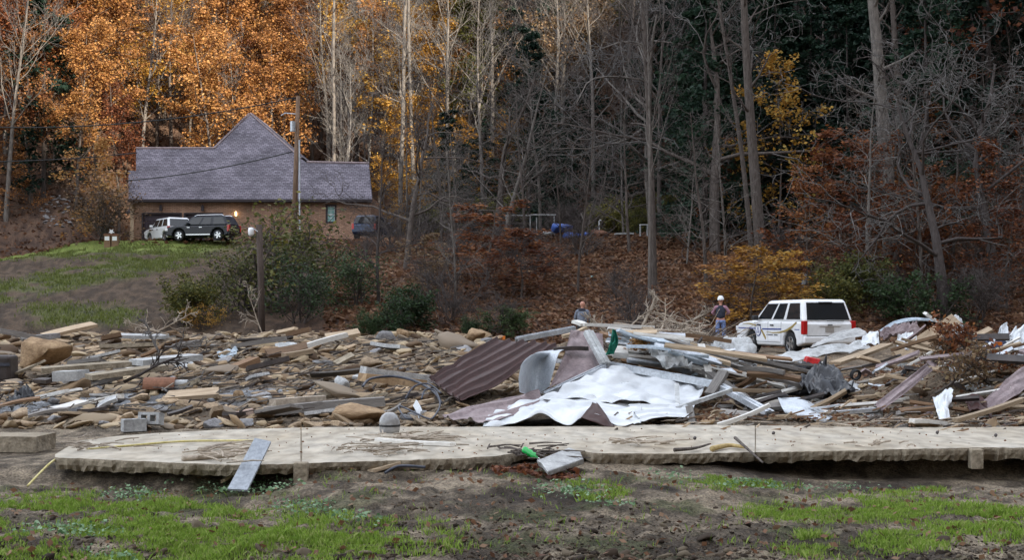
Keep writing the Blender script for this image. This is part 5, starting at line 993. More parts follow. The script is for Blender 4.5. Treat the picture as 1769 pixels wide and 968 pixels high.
hose([(700,690,19),(716,668,19.2),(740,664,19.3),(762,680,19)], .012, 'thin black cable looping under the roofing')
hose([(728,690,18.6),(735,674,18.8),(752,676,18.8),(760,700,18.4),(748,722,18),(735,722,18),(690,702,18.4),(700,722,18),(718,724,17.9)], .012, 'grey coiled hose beside the muddy strip')
board(at(717,697,18.4), at(726,717,18.1), .09, .02, 'white_metal', 'small white plastic strip standing by the coiled hose', name='plastic_strip', cat='strip', roll=1.2)
for a, b_, c_, d_, lab in ((300,636,345,630,'torn white cloth with a red spot in the left rubble'),(155,676,195,670,'pale plastic scrap in the mud'),(475,605,530,612,'white crumpled sheet scrap on the far rubble'),(375,620,410,612,'grey blue sheet scrap in the middle rubble'),(95,652,110,640,'dark blue plastic scrap under the plates')):
    Y = min(hit((a+c_)/2, max(b_, d_)).y, 36); sheet('sheet_scrap', [[(a,b_-8,Y+.3),((a+c_)/2,b_-14,Y+.4),(c_,d_-10,Y+.3)],[(a+3,b_,Y),((a+c_)/2,b_+2,Y),(c_,d_+3,Y)]], lab, 'navy' if 'dark' in lab else 'blue_strip' if 'blue' in lab else 'white_dirty', crum=.06, nu=16, nv=10, fs=4, cat='scrap')
sheet('tarp_scrap', [[(15,700,19.5),(35,680,20),(52,674,20)],[(18,706,19.2),(38,694,19.5),(62,690,19.6)]], 'dark blue black plastic bunched at the left edge of the mud', 'black_plastic', crum=.10, nu=20, nv=14, fs=4, cat='plastic')
for i, (px, py, Y, d, L, mt, lab) in enumerate(((262,577,40,(1,0,.32),1.6,'driftwood','pale driftwood trunk sticking up at the back of the rubble'),(290,578,40,(-.8,0,.25),1.4,'driftwood','brown root mass beside the driftwood trunk'),(275,610,29,(-.3,0,.6),.9,'twig_pale','white bleached branch in the left rubble'),(285,600,30,(.8,0,.1),1.1,'twig_pale','white root lying right of the bleached branch'),(215,660,22.5,(.9,-.2,.35),1.3,'bark_dark','dark thin branch in front of the plates'),(455,582,55,(-.3,0,.8),2.2,'driftwood','pale stick leaning at the foot of the short pole'))):
    fallen('driftwood', at(px, py, Y), d, L*.8, .03, lab, 1100+i, None, mt, P_=dict(PB, rmin=.012))
for k in range(64):
    px = RD.uniform(-20, 760); h_ = hit(px, RD.uniform(585, 735))
    if h_.y < 17.8 or h_.y > 46 or (px > 700 and h_.y < 24): continue
    f_ = h_.y/24; an = RD.gauss(0, .5); L = RD.uniform(.3, 1.0)*f_; zone = ('beside the big boulder' if px < 150 else 'around the broken plates' if px < 330 else 'in the middle rubble' if px < 520 else 'left of the brown roofing') + (', far off' if h_.y > 30 else ', close to the slab' if h_.y < 21 else '')
    mt_ = RD.choice([('wood', 'tan plank'), ('wood_grey', 'grey plank'), ('wood_white', 'pale plank'), ('wood_brown', 'brown plank'), ('concrete_grey', 'grey concrete shard'), ('dark_metal', 'dark metal scrap'), ('concrete_edge', 'brown stone slab')])
    board(h_ + Vector((0, 0, .10*f_)), h_ + Vector((math.cos(an)*L, math.sin(an)*L, RD.uniform(.05, .3)*f_)), RD.uniform(.05, .3)*f_, RD.uniform(.03, .08)*f_, mt_[0], '%s in the left rubble %s' % (mt_[1], zone), RD.uniform(-.4, .4), name='plank' if 'plank' in mt_[1] else 'debris_piece', cat='debris', group='flood debris pieces ' + zone)
mb = MB()
for k in range(1100):
    py_ = RD.uniform(585, 738); Y = 2430*1.3/(py_-535); x = U(RD.uniform(-60, 780))*Y
    if Y > 45 or Y < 18.3: continue
    p_ = Vector((x, Y, tz(x, Y)+RD.uniform(.05, .14))); an = RD.uniform(-1.2, 1.2); l_ = RD.uniform(.1, .6)*Y/24; mb.tube([p_, p_ + Vector((math.cos(an)*l_, math.sin(an)*l_, RD.uniform(-.02, .12)))], RD.uniform(.006, .017)*Y/22, 4, m=RD.randrange(4))
tag(mb.build('stick_litter', [M['driftwood'], M['wood_grey'], M['bark'], M['bark_dark']]), 'sticks and twigs strewn over the left rubble', 'debris', kind='stuff')
# ------------------------------------------------------------------ things on and before the slab
e = empty('leaning_plank', (0, 0, 0)); P_ = [at(393,845,12.72), at(427,847,12.70), at(468,763,13.28), at(440,757,13.30)]; o = MB().hexa([q + Vector((0,.012,-.02)) for q in P_] + P_).build('steel_plank', M['plank_steel']); bpy.data.objects.remove(e)
tag(o, 'grey blue metal plank leaning on the front edge of the slab', 'plank')
h_ = flat(673, 750); e = empty('glass_globe', h_); tag(e, 'muddy grey glass globe standing on the slab', 'globe'); V, Fc = lathe([(.0,.25),(.05,.245),(.09,.215),(.115,.17),(.122,.13),(.121,.105)], 26); MB().add([(x, z, y) for x, y, z in V], Fc).build('dome', M['globe'], e, smooth=True)
V, Fc = lathe([(.124,.108),(.126,.095),(.122,.085)], 26); MB().add([(x, z, y) for x, y, z in V], Fc).build('rim', M['trim'], e, smooth=True); V, Fc = lathe([(.121,.085),(.117,.04),(.10,.0),(0,0)], 26); MB().add([(x, z, y) for x, y, z in V], Fc).build('base', M['globe'], e, smooth=True)
board(flat(651,760,.05), flat(783,768,.04), .05, .035, 'wood_white', 'white painted board lying on sticks beside the globe')
def stickpile(cx, cy, n, sx, sy, label, L=.35, mt='driftwood'):
    mb = MB()
    for k in range(n):
        p_ = flat(cx + RD.gauss(0, sx), cy + RD.gauss(0, sy)); p_.z += .012 + .04*RD.random(); an = RD.gauss(0, 1.1); l_ = L*RD.uniform(.3, 1.1); q_ = p_ + Vector((math.cos(an)*l_, math.sin(an)*l_, RD.uniform(-.01, .03))); mb.tube([p_, p_.lerp(q_, .5) + Vector((0, RD.gauss(0, .015), .008)), q_], [RD.uniform(.005, .013), .008, .005], 5)
    return tag(mb.build('driftwood_sticks', M[mt]), label, 'sticks', kind='stuff')
stickpile(720, 762, 55, 38, 4, 'heap of small sticks under the white board on the slab'); stickpile(640, 783, 45, 35, 5, 'sticks washed against the slab front below the globe'); stickpile(390, 788, 45, 32, 6, 'sticks on the slab around the leaning plank'); stickpile(160, 773, 25, 40, 5, 'sticks at the left end of the slab')
stickpile(900, 786, 40, 28, 5, 'twigs caught behind the green bottle', mt='bark'); stickpile(1085, 770, 25, 22, 3, 'small twig nest on the slab'); stickpile(1480, 772, 20, 60, 2, 'scattered twigs on the right of the slab', L=.15); stickpile(1560, 727, 120, 150, 5, 'sticks and splinters along the back edge of the slab at right', L=.4); stickpile(1250, 727, 70, 60, 4, 'splinters below the wreck at the slab edge', L=.4)
def stick(pts, r_, lab, mt='bark', cat='stick'):
    P_ = [at(*q) for q in pts]; n = 6*len(P_); o = MB().tube([cr_(P_, i/n) for i in range(n+1)], [r_*(1-.5*i/n) for i in range(n+1)], 6).build('stick', M[mt], smooth=True); return tag(o, lab, cat)
def flp(px, py, z=.025): q = flat(px, py, z); return (px, py, q.y)
stick([flp(1165,778),flp(1200,775),flp(1225,768)], .022, 'dark thick stick lying on the slab right of the concrete chunk'); stick([(1270,757,14.9),(1290,775,14.2),(1318,800,13.5)], .018, 'dark stick hanging over the slab edge at the crack'); stick([flp(315,793),flp(350,791),flp(405,788)], .035, 'thick driftwood stick at the slab front left of the plank', 'driftwood'); stick([flp(1230,776),flp(1260,770),flp(1290,774)], .03, 'tan burlap ridge at the slab edge by the crack', 'tan_cloth', 'cloth'); stick([flp(345,778),flp(380,770),flp(405,765)], .03, 'thick pale driftwood piece on the slab', 'driftwood'); stick([flp(690,752),flp(720,756),flp(785,757)], .03, 'brown log behind the white board by the globe', 'driftwood')
for px, py in ((1200,762),(1336,753),(1619,752),(1720,757)):
    o = obj('walnut', RK[5]); o.location = flat(px, py) + Vector((0,0,.025)); o.scale = (.03,.03,.028); o.material_slots[0].link = 'OBJECT'; o.material_slots[0].material = M['dark_metal']; tag(o, 'dark round walnut husk on the slab, %s' % {1200:'leftmost of four',1336:'second from left',1619:'small one right of centre',1720:'rightmost of four'}[px], 'walnut', 'walnut husks on the slab')
h_ = hit(966, 818); o = obj('concrete_chunk', pymesh('concrete_chunk', [at(926,796,13.2), at(983,773,13.9), at(1003,781,13.8), at(1008,793,13.5), at(945,815,12.9), at(935,800,13.15)] + [at(930,806,13.25), at(985,786,13.9), at(1004,794,13.85), at(1008,803,13.55), at(948,824,12.95), at(938,811,13.2)], [(0,5,4,3,2,1),(6,7,8,9,10,11),(0,1,7,6),(1,2,8,7),(2,3,9,8),(3,4,10,9),(4,5,11,10),(5,0,6,11)], M['concrete_grey'])); tag(o, 'tilted pale concrete paving chunk in front of the slab', 'concrete')
bv = o.modifiers.new('b', 'BEVEL'); bv.width = .012; bv.segments = 2
p_ = at(907, 778, 13.6); e = empty('plastic_bottle', p_); e.rotation_euler = (R(10), R(118), R(-20)); tag(e, 'crushed green plastic bottle at the broken slab edge', 'bottle'); V, Fc = lathe([(.0,-.02),(.03,-.018),(.036,.0),(.030,.035),(.037,.06),(.028,.085),(.036,.11),(.012,.15),(.012,.165)], 14); MB().add([(x*(1+.25*math.sin(7*z)), z, y) for x, y, z in V], Fc).build('bottle', M['bottle_green'], e, smooth=True); V, Fc = lathe([(.014,.165),(.014,.185),(0,.186)], 10); MB().add([(x, z, y) for x, y, z in V], Fc).build('cap', M['white_trim'], e)
hose([(120,785,14.2),(95,795,13.6),(75,812,13.3),(48,840,12.9)], .011, 'pale yellow strap hanging off the left end of the slab', 'yellow_strap', 'strap', 'strap'); hose([flp(150,777,.01),flp(230,770,.01),flp(320,763,.01),flp(450,762,.01)], .012, 'thin yellow rope lying across the left of the slab', 'yellow_strap', 'rope', 'rope')
board(at(640,815,13.4), at(690,800,13.5), .08, .03, 'wood', 'tan board scrap under the slab front'); hose([(665,818,13.2),(690,806,13.3),(735,808,13.3)], .014, 'grey hose piece under the slab front')
board(at(517,826,13.35), at(512,850,13.1), .12, .05, 'wood_grey', 'short wooden stake below the slab post', roll=1.4, name='stake', cat='stake'); board(at(385,832,13.2), at(408,815,13.3), .03, .025, 'wood', 'short stick stuck in the soil bank under the slab', name='stick', cat='stick'); stick([(0,955,10.2),(60,960,10.1),(130,968,10)], .012, 'white stick in the grass at the lower left', 'twig_pale'); stick([(1000,912,11.2),(1035,920,11),(1075,928,10.8)], .012, 'dark twig on the mud in the foreground')
# ------------------------------------------------------------------ hand-placed trees and bushes
def pl(name, kind, px, Y, hpx, H0, label, cat='tree', base=None, **k):
    "plant whose top is hpx picture pixels above its base; H0 is the prototype height"
    p = on(px, Y); return plant(name, kind, (p.x, p.y, p.z - .1), hpx*Y/2430/H0, label, cat, **k)
pl('bare_tree', 'sapling0', 870, 84, 330, 10, 'multi-branched bare grey tree rising from the ledge in the picture centre', bark='bark_pale', wide=1.5)
pl('bare_tree', 'gnarl1', 860, 86, 320, 9, 'dark bushy leafless tree behind the central bare tree', bark='bark', twig='twig')
pl('bare_tree', 'sapling1', 787, 65, 300, 10, 'slim pale trunked bare tree left of the rust coloured bush', bark='bark_pale', wide=.8)
pl('bare_tree', 'sapling0', 998, 70, 330, 10, 'thin dark bare tree above the bald person', wide=.8)
pl('bare_tree', 'bare0', 1122, 68, 620, 22, 'tall straight bare tree above the brush pile', bark='bark_pale', twig='twig', wide=.55)
pl('bare_tree', 'sapling1', 654, 66, 330, 10, 'dark bare tree in front of the right end of the house', bark='bark_dark')
pl('bare_tree', 'gnarl2', 700, 78, 300, 9, 'dark bare thicket tree right of the house', bark='bark', twig='twig')
pl('bare_tree', 'gnarl0', 1235, 82, 470, 9, 'wide bare tree with long whitish limbs right of centre', bark='bark', twig='twig_pale')
pl('bare_tree', 'gnarl2', 1130, 88, 400, 9, 'pale twiggy tree spreading at the upper centre right', bark='bark_pale', twig='twig_pale')
def trunk(px0, py0, px1, py1, Y, r0, label, mt):
    a = at(px0, py0, Y); a.z = tz(a.x, Y)-.3; b_ = at(px1, py1, Y); T = Tree(RD.randrange(9999)); e = empty('big_tree', a); tag(e, label, 'tree'); d = b_ - a
    T.grow((0,0,0), d[:], d.length*1.25, r0, 0, dict(HARD, n=(12, 5, 4), t0=(.45, .25, .2), wob=(.012, .12, .2, .25), taper=(.45, .3, .4, .5), up=(0, .05, .03, 0), lr=(.2, .5, .5)))
    obj('trunk', T.mesh('trunk', (0, 1), M[mt], (12, 6, 4, 3)), e); obj('branches', T.mesh('branches', (2, 3), M['twig']), e)
trunk(1316, 415, 1281, 0, 78, .33, 'tall leaning trunk with peeling grey bark above the yellow bush', 'bark'); trunk(1300, 415, 1262, 60, 80, .16, 'slender trunk close beside the tall leaning one', 'bark')
trunk(1541, 455, 1515, -10, 74, .44, 'thickest straight grey trunk at the right', 'bark_pale'); trunk(1566, 400, 1550, -10, 82, .24, 'narrower trunk right of the thickest trunk', 'bark'); trunk(1470, 330, 1440, 0, 90, .16, 'thin leaning pale trunk in the dark hemlocks', 'bark_pale'); trunk(1130, 500, 1120, 0, 72, .17, 'straight slim trunk in the centre right', 'bark')
trunk(690, 300, 700, 0, 118, .22, 'sunlit white barked tall tree right of the house roof', 'bark_pale'); trunk(720, 290, 712, 0, 119, .2, 'second sunlit pale trunk right of the house roof', 'bark_pale'); trunk(575, 260, 572, 0, 125, .2, 'pale straight trunk rising behind the right roof wing', 'bark_pale')
pl('bare_tree', 'gnarl0', 1637, 60, 440, 9, 'gnarled bare tree with twisting whitish branches at the right', bark='bark_dark', twig='twig_pale', wide=1.15)
pl('bare_tree', 'gnarl1', 1730, 66, 480, 9, 'tangled bare tree at the right picture edge', bark='bark_dark', twig='twig_pale'); pl('bare_tree', 'gnarl2', 1545, 70, 360, 9, 'bare twisted tree behind the gnarled one', bark='bark_dark', twig='twig_pale')
pl('rust_tree', 'layer0', 1740, 64, 180, 7, 'rust orange leaved small tree at the lower right edge', leaf='leaf_rust', wide=1.3); pl('rust_tree', 'layer1', 1470, 72, 260, 7, 'small tree with layered rust leaves left of the thickest trunk', leaf='leaf_rust', wide=1.3)
pl('rust_tree', 'layer1', 1690, 84, 520, 7, 'orange brown leaved tree at the upper right', leaf='leaf_rust', wide=.8); pl('yellow_tree', 'layer0', 1345, 84, 330, 7, 'slim tree with sparse golden leaves beside the leaning trunk', leaf='leaf_yellow', wide=.8)
pl('yellow_bush', 'layer0', 1300, 60, 150, 7, 'golden yellow leaved bush behind the hard hat person', 'bush', leaf='leaf_yellow', wide=2.0); pl('yellow_bush', 'layer1', 1255, 62, 120, 7, 'orange gold low bush left of the yellow one', 'bush', leaf='leaf_orange', wide=2.0); pl('yellow_bush', 'layer1', 1350, 61, 130, 7, 'yellow orange bush above the police car roof', 'bush', leaf='leaf_yellow', wide=1.8)
pl('rust_bush', 'layer1', 840, 70, 150, 7, 'rust red leaved bush on the bank in the picture centre', 'bush', leaf='leaf_rust', wide=2.2); pl('rust_bush', 'layer0', 900, 68, 120, 7, 'rust brown bush right of the central rust bush', 'bush', leaf='leaf_rust', wide=2.0); pl('rust_bush', 'layer0', 740, 68, 110, 7, 'yellow brown bush left of the central rust bush', 'bush', leaf='leaf_brown', wide=1.8)
for i, (px, Y, h_, k, lf, lab) in enumerate(((350,64,95,0,'leaf_olive','olive bush left of the short pole'),(425,66,135,1,'leaf_olive','tall olive bush behind the short pole'),(470,68,205,0,'leaf_olive','tallest green bush in front of the garage wall'),(530,67,135,1,'leaf_olive','broad green bush below the roof window'),(625,66,120,0,'leaf_green','dark green bush right of the short pole'),(330,62,90,1,'leaf_olive','low olive bush at the left foot of the bank'),(690,61,100,0,'leaf_green','bright green bush on the bank right of the pole'),(640,60,50,1,'leaf_green','low green bush at the crest of the rubble'),(880,60,62,0,'leaf_green','small green bush left of the bald person'),(810,60,36,1,'leaf_green','tiny green bush behind the rubble crest'),(355,61,56,0,'leaf_yellow','small bush with yellow leaves at the foot of the bank'),(520,62,120,1,'leaf_green','dark green bush right behind the short pole'),(180,100,120,1,'leaf_brown','brown bush at the left of the house'),(1580,60,110,0,'leaf_green','dark bush at the foot of the gnarled tree'),(1440,62,90,1,'leaf_olive','olive undergrowth behind the police car'),(1500,64,110,0,'leaf_olive','olive bush right of the police car'))):
    pl('bush', ('airy%d' if (px < 640 and h_ > 90) or lf == 'leaf_yellow' else 'bush%d') % k, px, Y, h_, 3.1, lab, 'bush', leaf=lf, wide=1.15)
sp_ = on(915, 104); plant('spruce_tree', 'hemlock0', (sp_.x, sp_.y, sp_.z), .86, 'dark green pointed spruce standing alone in the upper centre', 'tree', wide=.9)
zones = ((600, 1000, 60, 90, 15, 'brush', 'leafless grey brush on the bank below the ledge', None), (1000, 1769, 59, 82, 18, 'brush', 'leafless brush on the leaf covered right bank', None), (700, 1150, 90, 104, 14, 'brush', 'bare brush along the ledge behind the centre', None), (1200, 1769, 66, 96, 16, 'layer', 'small rust leaved understorey tree in the shade at the right', 'leaf_rust'), (740, 1150, 92, 108, 12, 'bush', 'olive undergrowth bush behind the ledge', 'leaf_olive'), (-80, 200, 100, 118, 3, 'layer', 'rust and gold understorey tree', 'leaf_orange'), (640, 900, 112, 128, 10, 'layer', 'gold leaved understorey tree', 'leaf_yellow'), (700, 1150, 80, 104, 12, 'sapling', 'thin bare understorey tree in the picture centre', None), (1150, 1769, 64, 90, 16, 'sapling', 'thin bare understorey tree in the shade at the right', None))
for a, b_, y0, y1, n, kd, lab, lf in zones:
    for k in range(n):
        px = RD.uniform(a, b_); Y = RD.uniform(y0, y1); p_ = on(px, Y)
        if 1240 < px < 1500 and Y < 62: continue
        plant({'brush': 'brush_shrub', 'bush': 'bush', 'layer': 'understorey_tree', 'sapling': 'sapling_tree'}[kd], '%s%d' % (kd, RD.randrange(2)), (p_.x, p_.y, p_.z-.1), RD.uniform(.6, 1.1), lab.split(' on the ')[0].split(' in the ')[0].split(' along ')[0] + ' ' + next(n_ for lim, n_ in ((200, 'left of the house'), (700, 'below the right end of the house'), (800, 'by the slim pale tree'), (900, 'by the rust bush'), (1000, 'above the bald person'), (1130, 'above the brush pile'), (1300, 'by the yellow bush'), (1500, 'behind the police car'), (1600, 'by the thickest trunk'), (9999, 'by the gnarled tree')) if px < lim) + (', farther back' if Y > (y0+y1)/2 else ', nearer'), 'shrub' if kd in ('brush', 'bush') else 'tree', lab.split(' on ')[0] + 's ' + str(a), leaf=lf, bark='bark_pale' if RD.random() < .4 and kd == 'sapling' else None, wide=RD.uniform(.9, 1.3))
# ------------------------------------------------------------------ things on the ledge
def led(px, py, Y=88): p_ = at(px, py, Y); p_.z = tz(p_.x, Y); return p_
e = empty('arbor_frame', led(916, 400)); tag(e, 'grey metal frame with flat top standing on the ledge', 'frame')
for x, z in ((-1.5, 1.05), (.0, 1.1), (.4, 1.0), (1.5, 1.05)): MB().tube([(x, 0, -.2), (x, 0, z)], .04, 6).build('leg', M['white_dirty'], e)
MB().box(-1.6, .0, -.06, .06, 1.06, 1.14).build('top_rail', M['white_dirty'], e); MB().box(.0, 1.6, -.3, -.18, 1.08, 1.17).build('top_rail', M['white_dirty'], e)
for k, (px, py) in enumerate(((945,398),(962,392),(975,388),(985,396),(1000,398),(1013,402))):
    o = obj('tarp_bundle', RK[k % 4]); s = (.45, .5, .55, .5, .42, .28)[k]; o.location = led(px, py) + Vector((0, 0, s*.35 + (.35 if k in (1, 2) else 0))); o.scale = (s*1.2, s, s*.7); o.material_slots[0].link = 'OBJECT'; o.material_slots[0].material = M['white_dirty' if k == 0 else 'blue_tarp']; tag(o, ('pale rubbish bundle at the left of the blue tarps' if k == 0 else 'blue tarp bundle on the ledge, number %s from the left' % ('', 'one', 'two', 'three', 'four', 'five')[k]), 'tarp', 'tarp bundles on the ledge')
e = empty('clay_mound', led(1035, 400)); tag(e, 'reddish clay mound with a white standpipe on the ledge', 'mound'); o = obj('mound', RK[2], e); o.scale = (.75, .6, .6); o.material_slots[0].link = 'OBJECT'; o.material_slots[0].material = M['pipe_clay']; MB().tube([(0,0,.3), (0,0,.95), (.06,0,1.0), (.14,0,.96)], .045, 7).build('standpipe', M['white_trim'], e)
board(led(1062, 402) + Vector((0,0,.15)), led(1095, 403) + Vector((0,0,.2)), .4, .1, 'white_dirty', 'pale flat panels lying on the ledge', name='panel', cat='panel')
e = empty('grill_frame', led(1112, 402)); tag(e, 'small white metal frame box beside the tall trunk', 'frame')
for x in (-.22, .22): MB().box(x-.03, x+.03, -.2, .2, 0, .75).build('leg', M['white_dirty'], e)
MB().box(-.25, .25, -.2, .2, .75, .80).build('top', M['white_trim'], e)
e = empty('wheelbarrow', led(1168, 402)); tag(e, 'black wheelbarrow standing on the ledge at the right', 'wheelbarrow')
MB().hexa([Vector(q) for q in ((-.3,-.25,.3),(.3,-.25,.3),(.3,.25,.3),(-.3,.25,.3),(-.55,-.35,.72),(.5,-.35,.72),(.5,.35,.72),(-.55,.35,.72))]).build('tray', M['black_plastic'], e)
for s in (-1, 1): MB().tube([(-.4,0,.2), (.2,s*.25,.32), (.95,s*.3,.55)], .025, 6).build('handle', M['trim'], e); MB().tube([(.25,s*.22,.3), (.3,s*.22,0)], .02, 6).build('leg', M['trim'], e)
V, Fc = lathe([(.10,-.04),(.2,-.04),(.2,.04),(.10,.04)], 16); MB().add([(x-.45, y, z+.2) for x, y, z in V], Fc).build('wheel', M['tyre'], e)
MB().box(-.1,.1,-.1,.1,0,.12).build('cone_base', M['orange'], tag(empty('marker_cone', on(868, 50) + Vector((0,0,.05))), 'small orange marker at the crest left of the wreck', 'marker'))
o = special(1393, 500, 22, 24, 'grey stone on the leaf covered bank above the police car', 'stone_grey', 1)
sheet('sheet_scrap', [[(1019,478,74),(1030,476,74)],[(1020,486,73.8),(1030,485,73.8)]], 'pale green scrap of plastic on the leaf covered bank', 'pane_teal', crum=.03, nu=6, nv=6, cat='scrap')
for k in range(70):
    px = RD.uniform(70, 150); h_ = hit(px, RD.uniform(340, 395)); rock(h_, RD.uniform(.12, .3), (1.2, 1, .5), 'pale stone scattered on the slope left of the house', 'stones on the slope left of the house', 'stone_grey')
for k in range(26):
    px = RD.uniform(1180, 1800); Y = RD.uniform(84, 104); p_ = on(px, Y); plant('hemlock_tree', 'hemlock%d' % (k % 2), (p_.x, p_.y, p_.z-.3), RD.uniform(.6, .95), 'dense dark hemlock in the shade, ' + next(n_ for lim, n_ in ((1290, 'left of the tall leaning trunk'), (1380, 'just right of the tall leaning trunk'), (1500, 'left of the thickest trunk'), (1640, 'right of the thickest trunk'), (9999, 'behind the tangled tree at the edge')) if px < lim) + (', set back' if Y > 94 else ', in front'), 'tree', 'hemlocks in the shade at the right', wide=1.2)
for k, px in enumerate((775, 800, 835, 945, 975, 1015, 1060, 1110)):
    Y = 106 + 5*(k % 3); p_ = on(px, Y); plant('hemlock_tree', 'hemlock%d' % (k % 2), (p_.x, p_.y, p_.z-.3), (.55, .4, .48, .62, .45, .58, .5, .66)[k], 'small dark evergreen on the central slope, %s of the eight from the left' % ('first', 'second', 'third', 'fourth', 'fifth', 'sixth', 'seventh', 'last')[k], 'tree', 'small evergreens on the central slope', wide=1.3)
for k, (px, Y, s_, lf) in enumerate(((-40,114,.8,'leaf_rust'),(10,122,.95,'leaf_orange'),(55,116,.8,'leaf_orange'),(95,124,.9,'leaf_rust'),(130,117,.75,'leaf_orange'),(165,128,.95,'leaf_orange'),(205,122,.7,'leaf_rust'),(30,134,1.0,'leaf_orange'),(110,136,1.0,'leaf_yellow'),(185,140,1.0,'leaf_orange'))):
    p_ = on(px, Y); plant('hardwood_tree', 'leafy%d' % (k % 3), (p_.x, p_.y, p_.z-.3), s_, '%s leaved tree on the slope left of the house, %s of ten' % ({'leaf_rust': 'rust brown', 'leaf_orange': 'orange', 'leaf_yellow': 'golden'}[lf], ('first', 'second', 'fourth', 'fifth', 'seventh', 'eighth', 'last', 'third', 'sixth', 'ninth')[k]), 'tree', 'trees on the slope left of the house', leaf=lf, bark='bark')
for px, Y, s_, lab in ((735, 124, .78, 'bright golden tree at the edge of the sunlight right of the house'), (690, 121, .62, 'smaller golden tree beside the sunlit pale trunks')):
    p_ = on(px, Y); plant('golden_tree', 'leafy1', (p_.x, p_.y, p_.z-.3), s_, lab, 'tree', leaf='leaf_yellow', bark='bark')
for k in range(52):
    px = RD.uniform(580, 960); Y = RD.uniform(124, 176); p_ = on(px, Y); plant('bare_tree', 'bare%d' % (k % 3), (p_.x, p_.y, p_.z-.3), RD.uniform(.6, .95), 'pale slender leafless tree on the sunlit slope, ' + next(n_ for lim, n_ in ((680, 'right of the utility pole'), (780, 'by the yellow trees'), (880, 'left of the lone spruce'), (980, 'behind the lone spruce'), (9999, 'right of the lone spruce')) if px < lim) + (', high up' if Y > 146 else ', lower down'), 'tree', 'pale trees on the sunlit slope', bark='bark_white_sunny', twig='twig_sunny', wide=.9)
# ------------------------------------------------------------------ leaf litter, grass, weeds
def scatter_leaves(N, pxr, Yr, size, name, label, mt, lift=.03, mask=None):
    Y = np.sqrt(rng.uniform(Yr[0]**2, Yr[1]**2, N)); px = rng.uniform(pxr[0], pxr[1], N); X = U(px)*Y
    if mask is not None: ok = mask(X, Y, px); X, Y = X[ok], Y[ok]
    Z = TZ(X, Y) + lift; tag(obj(name, leaves(rng, np.stack([X, Y, Z], 1), size, name, M[mt], flat=.35)), label, 'leaves', kind='stuff')
scatter_leaves(90000, (560, 1950), (57, 100), .26, 'leaf_litter', 'brown fallen leaves covering the wooded bank', 'litter', .06)
scatter_leaves(25000, (-200, 1950), (98, 150), .36, 'leaf_litter', 'fallen leaves on the upper slope', 'litter', .08)
scatter_leaves(900, (-50, 1850), (9.2, 13.6), .055, 'fallen_leaves', 'brown fallen leaves on the foreground mud', 'litter', .03)
scatter_leaves(420, (850, 1000), (12.9, 13.6), .06, 'fallen_leaves', 'rust leaves heaped under the broken slab edge', 'leaf_rust', .05)
scatter_leaves(2500, (1180, 1800), (17.4, 24), .07, 'fallen_leaves', 'dead leaves among the wreckage', 'litter', .06)
n_ = 420; px_ = rng.uniform(110, 1900, n_); py_ = rng.uniform(742, 790, n_); Y_ = 2430*CAMZ/(py_-535); okk = (Y_ > 2430*1.44/(np.interp(px_, _FX, _FP)-535)+.1) & (px_ > 250); tag(obj('slab_litter', leaves(rng, np.stack([U(px_)*Y_, Y_, np.full(n_, .018)], 1)[okk], .028, 'slab_litter', M['litter'], flat=.1)), 'leaf flecks and crumbs of mud on the slab', 'leaves', kind='stuff')
def blades(N, name, label, mt, dens, Yr=(9.0, 13.5), pxr=(-80, 1850), hgt=(.015, .055), wd=.0038, Z=None):
    Y = np.sqrt(rng.uniform(Yr[0]**2, Yr[1]**2, N)); px = rng.uniform(pxr[0], pxr[1], N); X = U(px)*Y; z = TZ(X, Y); py = 535 - (z-CAMZ)*2430/Y
    ok = rng.random(N) < dens(X, Y, px, py); X, Y, z = X[ok], Y[ok], z[ok]; n = len(X); h_ = rng.uniform(*hgt, n) * (.6 + .8*vn(X*2, Y*2, 88)); an = rng.uniform(0, 6.28, n); ln = rng.normal(0, .35, (n, 2))*h_[:, None]
    w_ = wd*(.7+.6*rng.random(n)); dx, dy = np.cos(an)*w_, np.sin(an)*w_; b0 = np.stack([X-dx, Y-dy, z-.01], 1); b1 = np.stack([X+dx, Y+dy, z-.01], 1); m1 = np.stack([X+ln[:, 0]*.4+dx*.7, Y+ln[:, 1]*.4+dy*.7, z+h_*.6], 1); tp = np.stack([X+ln[:, 0], Y+ln[:, 1], z+h_], 1)
    V = np.stack([b0, b1, m1, tp], 1).reshape(-1, 3); tag(obj(name, npmesh(name, V, np.arange(4*n).reshape(n, 4), M[mt], rnd=rng.random(n))), label, 'grass', kind='stuff'); print(name, n)
def blob(px, py, c): return np.max(np.stack([np.clip(1.25 - np.sqrt(((px-a)/w_)**2 + ((py-b_)/h_)**2), 0, 1) for a, b_, w_, h_ in c]), 0)
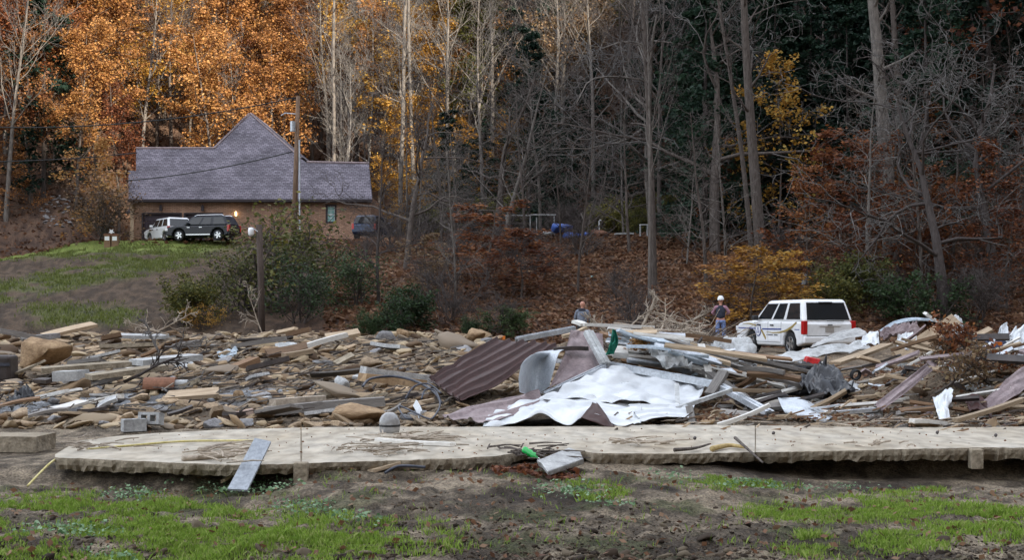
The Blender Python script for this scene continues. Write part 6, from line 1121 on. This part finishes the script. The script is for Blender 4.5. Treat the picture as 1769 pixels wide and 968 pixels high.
GB = [(180,910,330,50),(60,885,150,30),(420,925,260,40),(680,925,110,28),(300,955,360,30),(640,945,160,20),(1290,828,110,20),(1570,835,75,22),(1490,885,200,20),(1700,910,120,30),(1390,945,50,22),(1560,940,80,20),(1000,850,80,15),(1240,815,60,12),(1740,735,40,15)]
def gd(X, Y, px, py): return np.clip(blob(px, py, GB)*sst(.40, .62, .5*fbm(X*1.9, Y*1.9, 91)+.5*fbm(X*5, Y*5, 92))*1.1 + .02*sst(.55, .7, fbm(X*3, Y*3, 95)), 0, 1)
blades(520000, 'grass', 'patchy green grass on the muddy foreground', 'grass', gd)
def ld(X, Y, px, py): return sst(.38, .6, fbm(X*.7, Y*.5, 55)) * np.maximum(sst(20, 6, np.abs(py-(432-(px-250)*.02))), np.maximum(sst(26, 8, np.abs(py-(505-px*.19))), .7*sst(26, 8, np.abs(py-545))*sst(120, 60, np.abs(px-140)))) * sst(430, 300, px)
blades(90000, 'lawn_grass', 'green grass bands on the bank below the house', 'lawn', ld, Yr=(58, 99), pxr=(-150, 430), hgt=(.08, .2), wd=.03)
WB = [(400,845,110,14),(230,860,60,10),(1190,825,60,14),(1330,838,110,14),(1480,842,120,10),(985,855,70,16),(120,925,90,14),(200,965,60,14),(540,885,60,14),(620,905,50,10),(1060,880,40,8),(1600,835,60,14)]
N = 42000; Y = np.sqrt(rng.uniform(9.0**2, 13.5**2, N)); px = rng.uniform(-80, 1850, N); X = U(px)*Y; z = TZ(X, Y); py = 535 - (z-CAMZ)*2430/Y
ok = rng.random(N) < blob(px, py, WB)*sst(.36, .55, fbm(X*2.2, Y*2.2, 66)); Cn = np.stack([X, Y, z + .02 + .05*rng.random(N)], 1)[ok]
tag(obj('weeds', leaves(rng, Cn, .032, 'weeds', M['weed'], flat=.25, asp=.75)), 'pale green clover-like weeds in clumps before the slab', 'weeds', kind='stuff')
stones(14000, (808, 978), (-50, 1850), .010, 'mud_crumbs', 'fine crumbs of soil on the foreground mud', lo=9.2, hi=13.2, asp=.7, mt='clod', low=True)
stones(3000, (812, 975), (-50, 1850), .016, 'mud_clods', 'small clods and pebbles on the foreground mud', lo=9.2, hi=13.1, asp=.7, mt='clod')
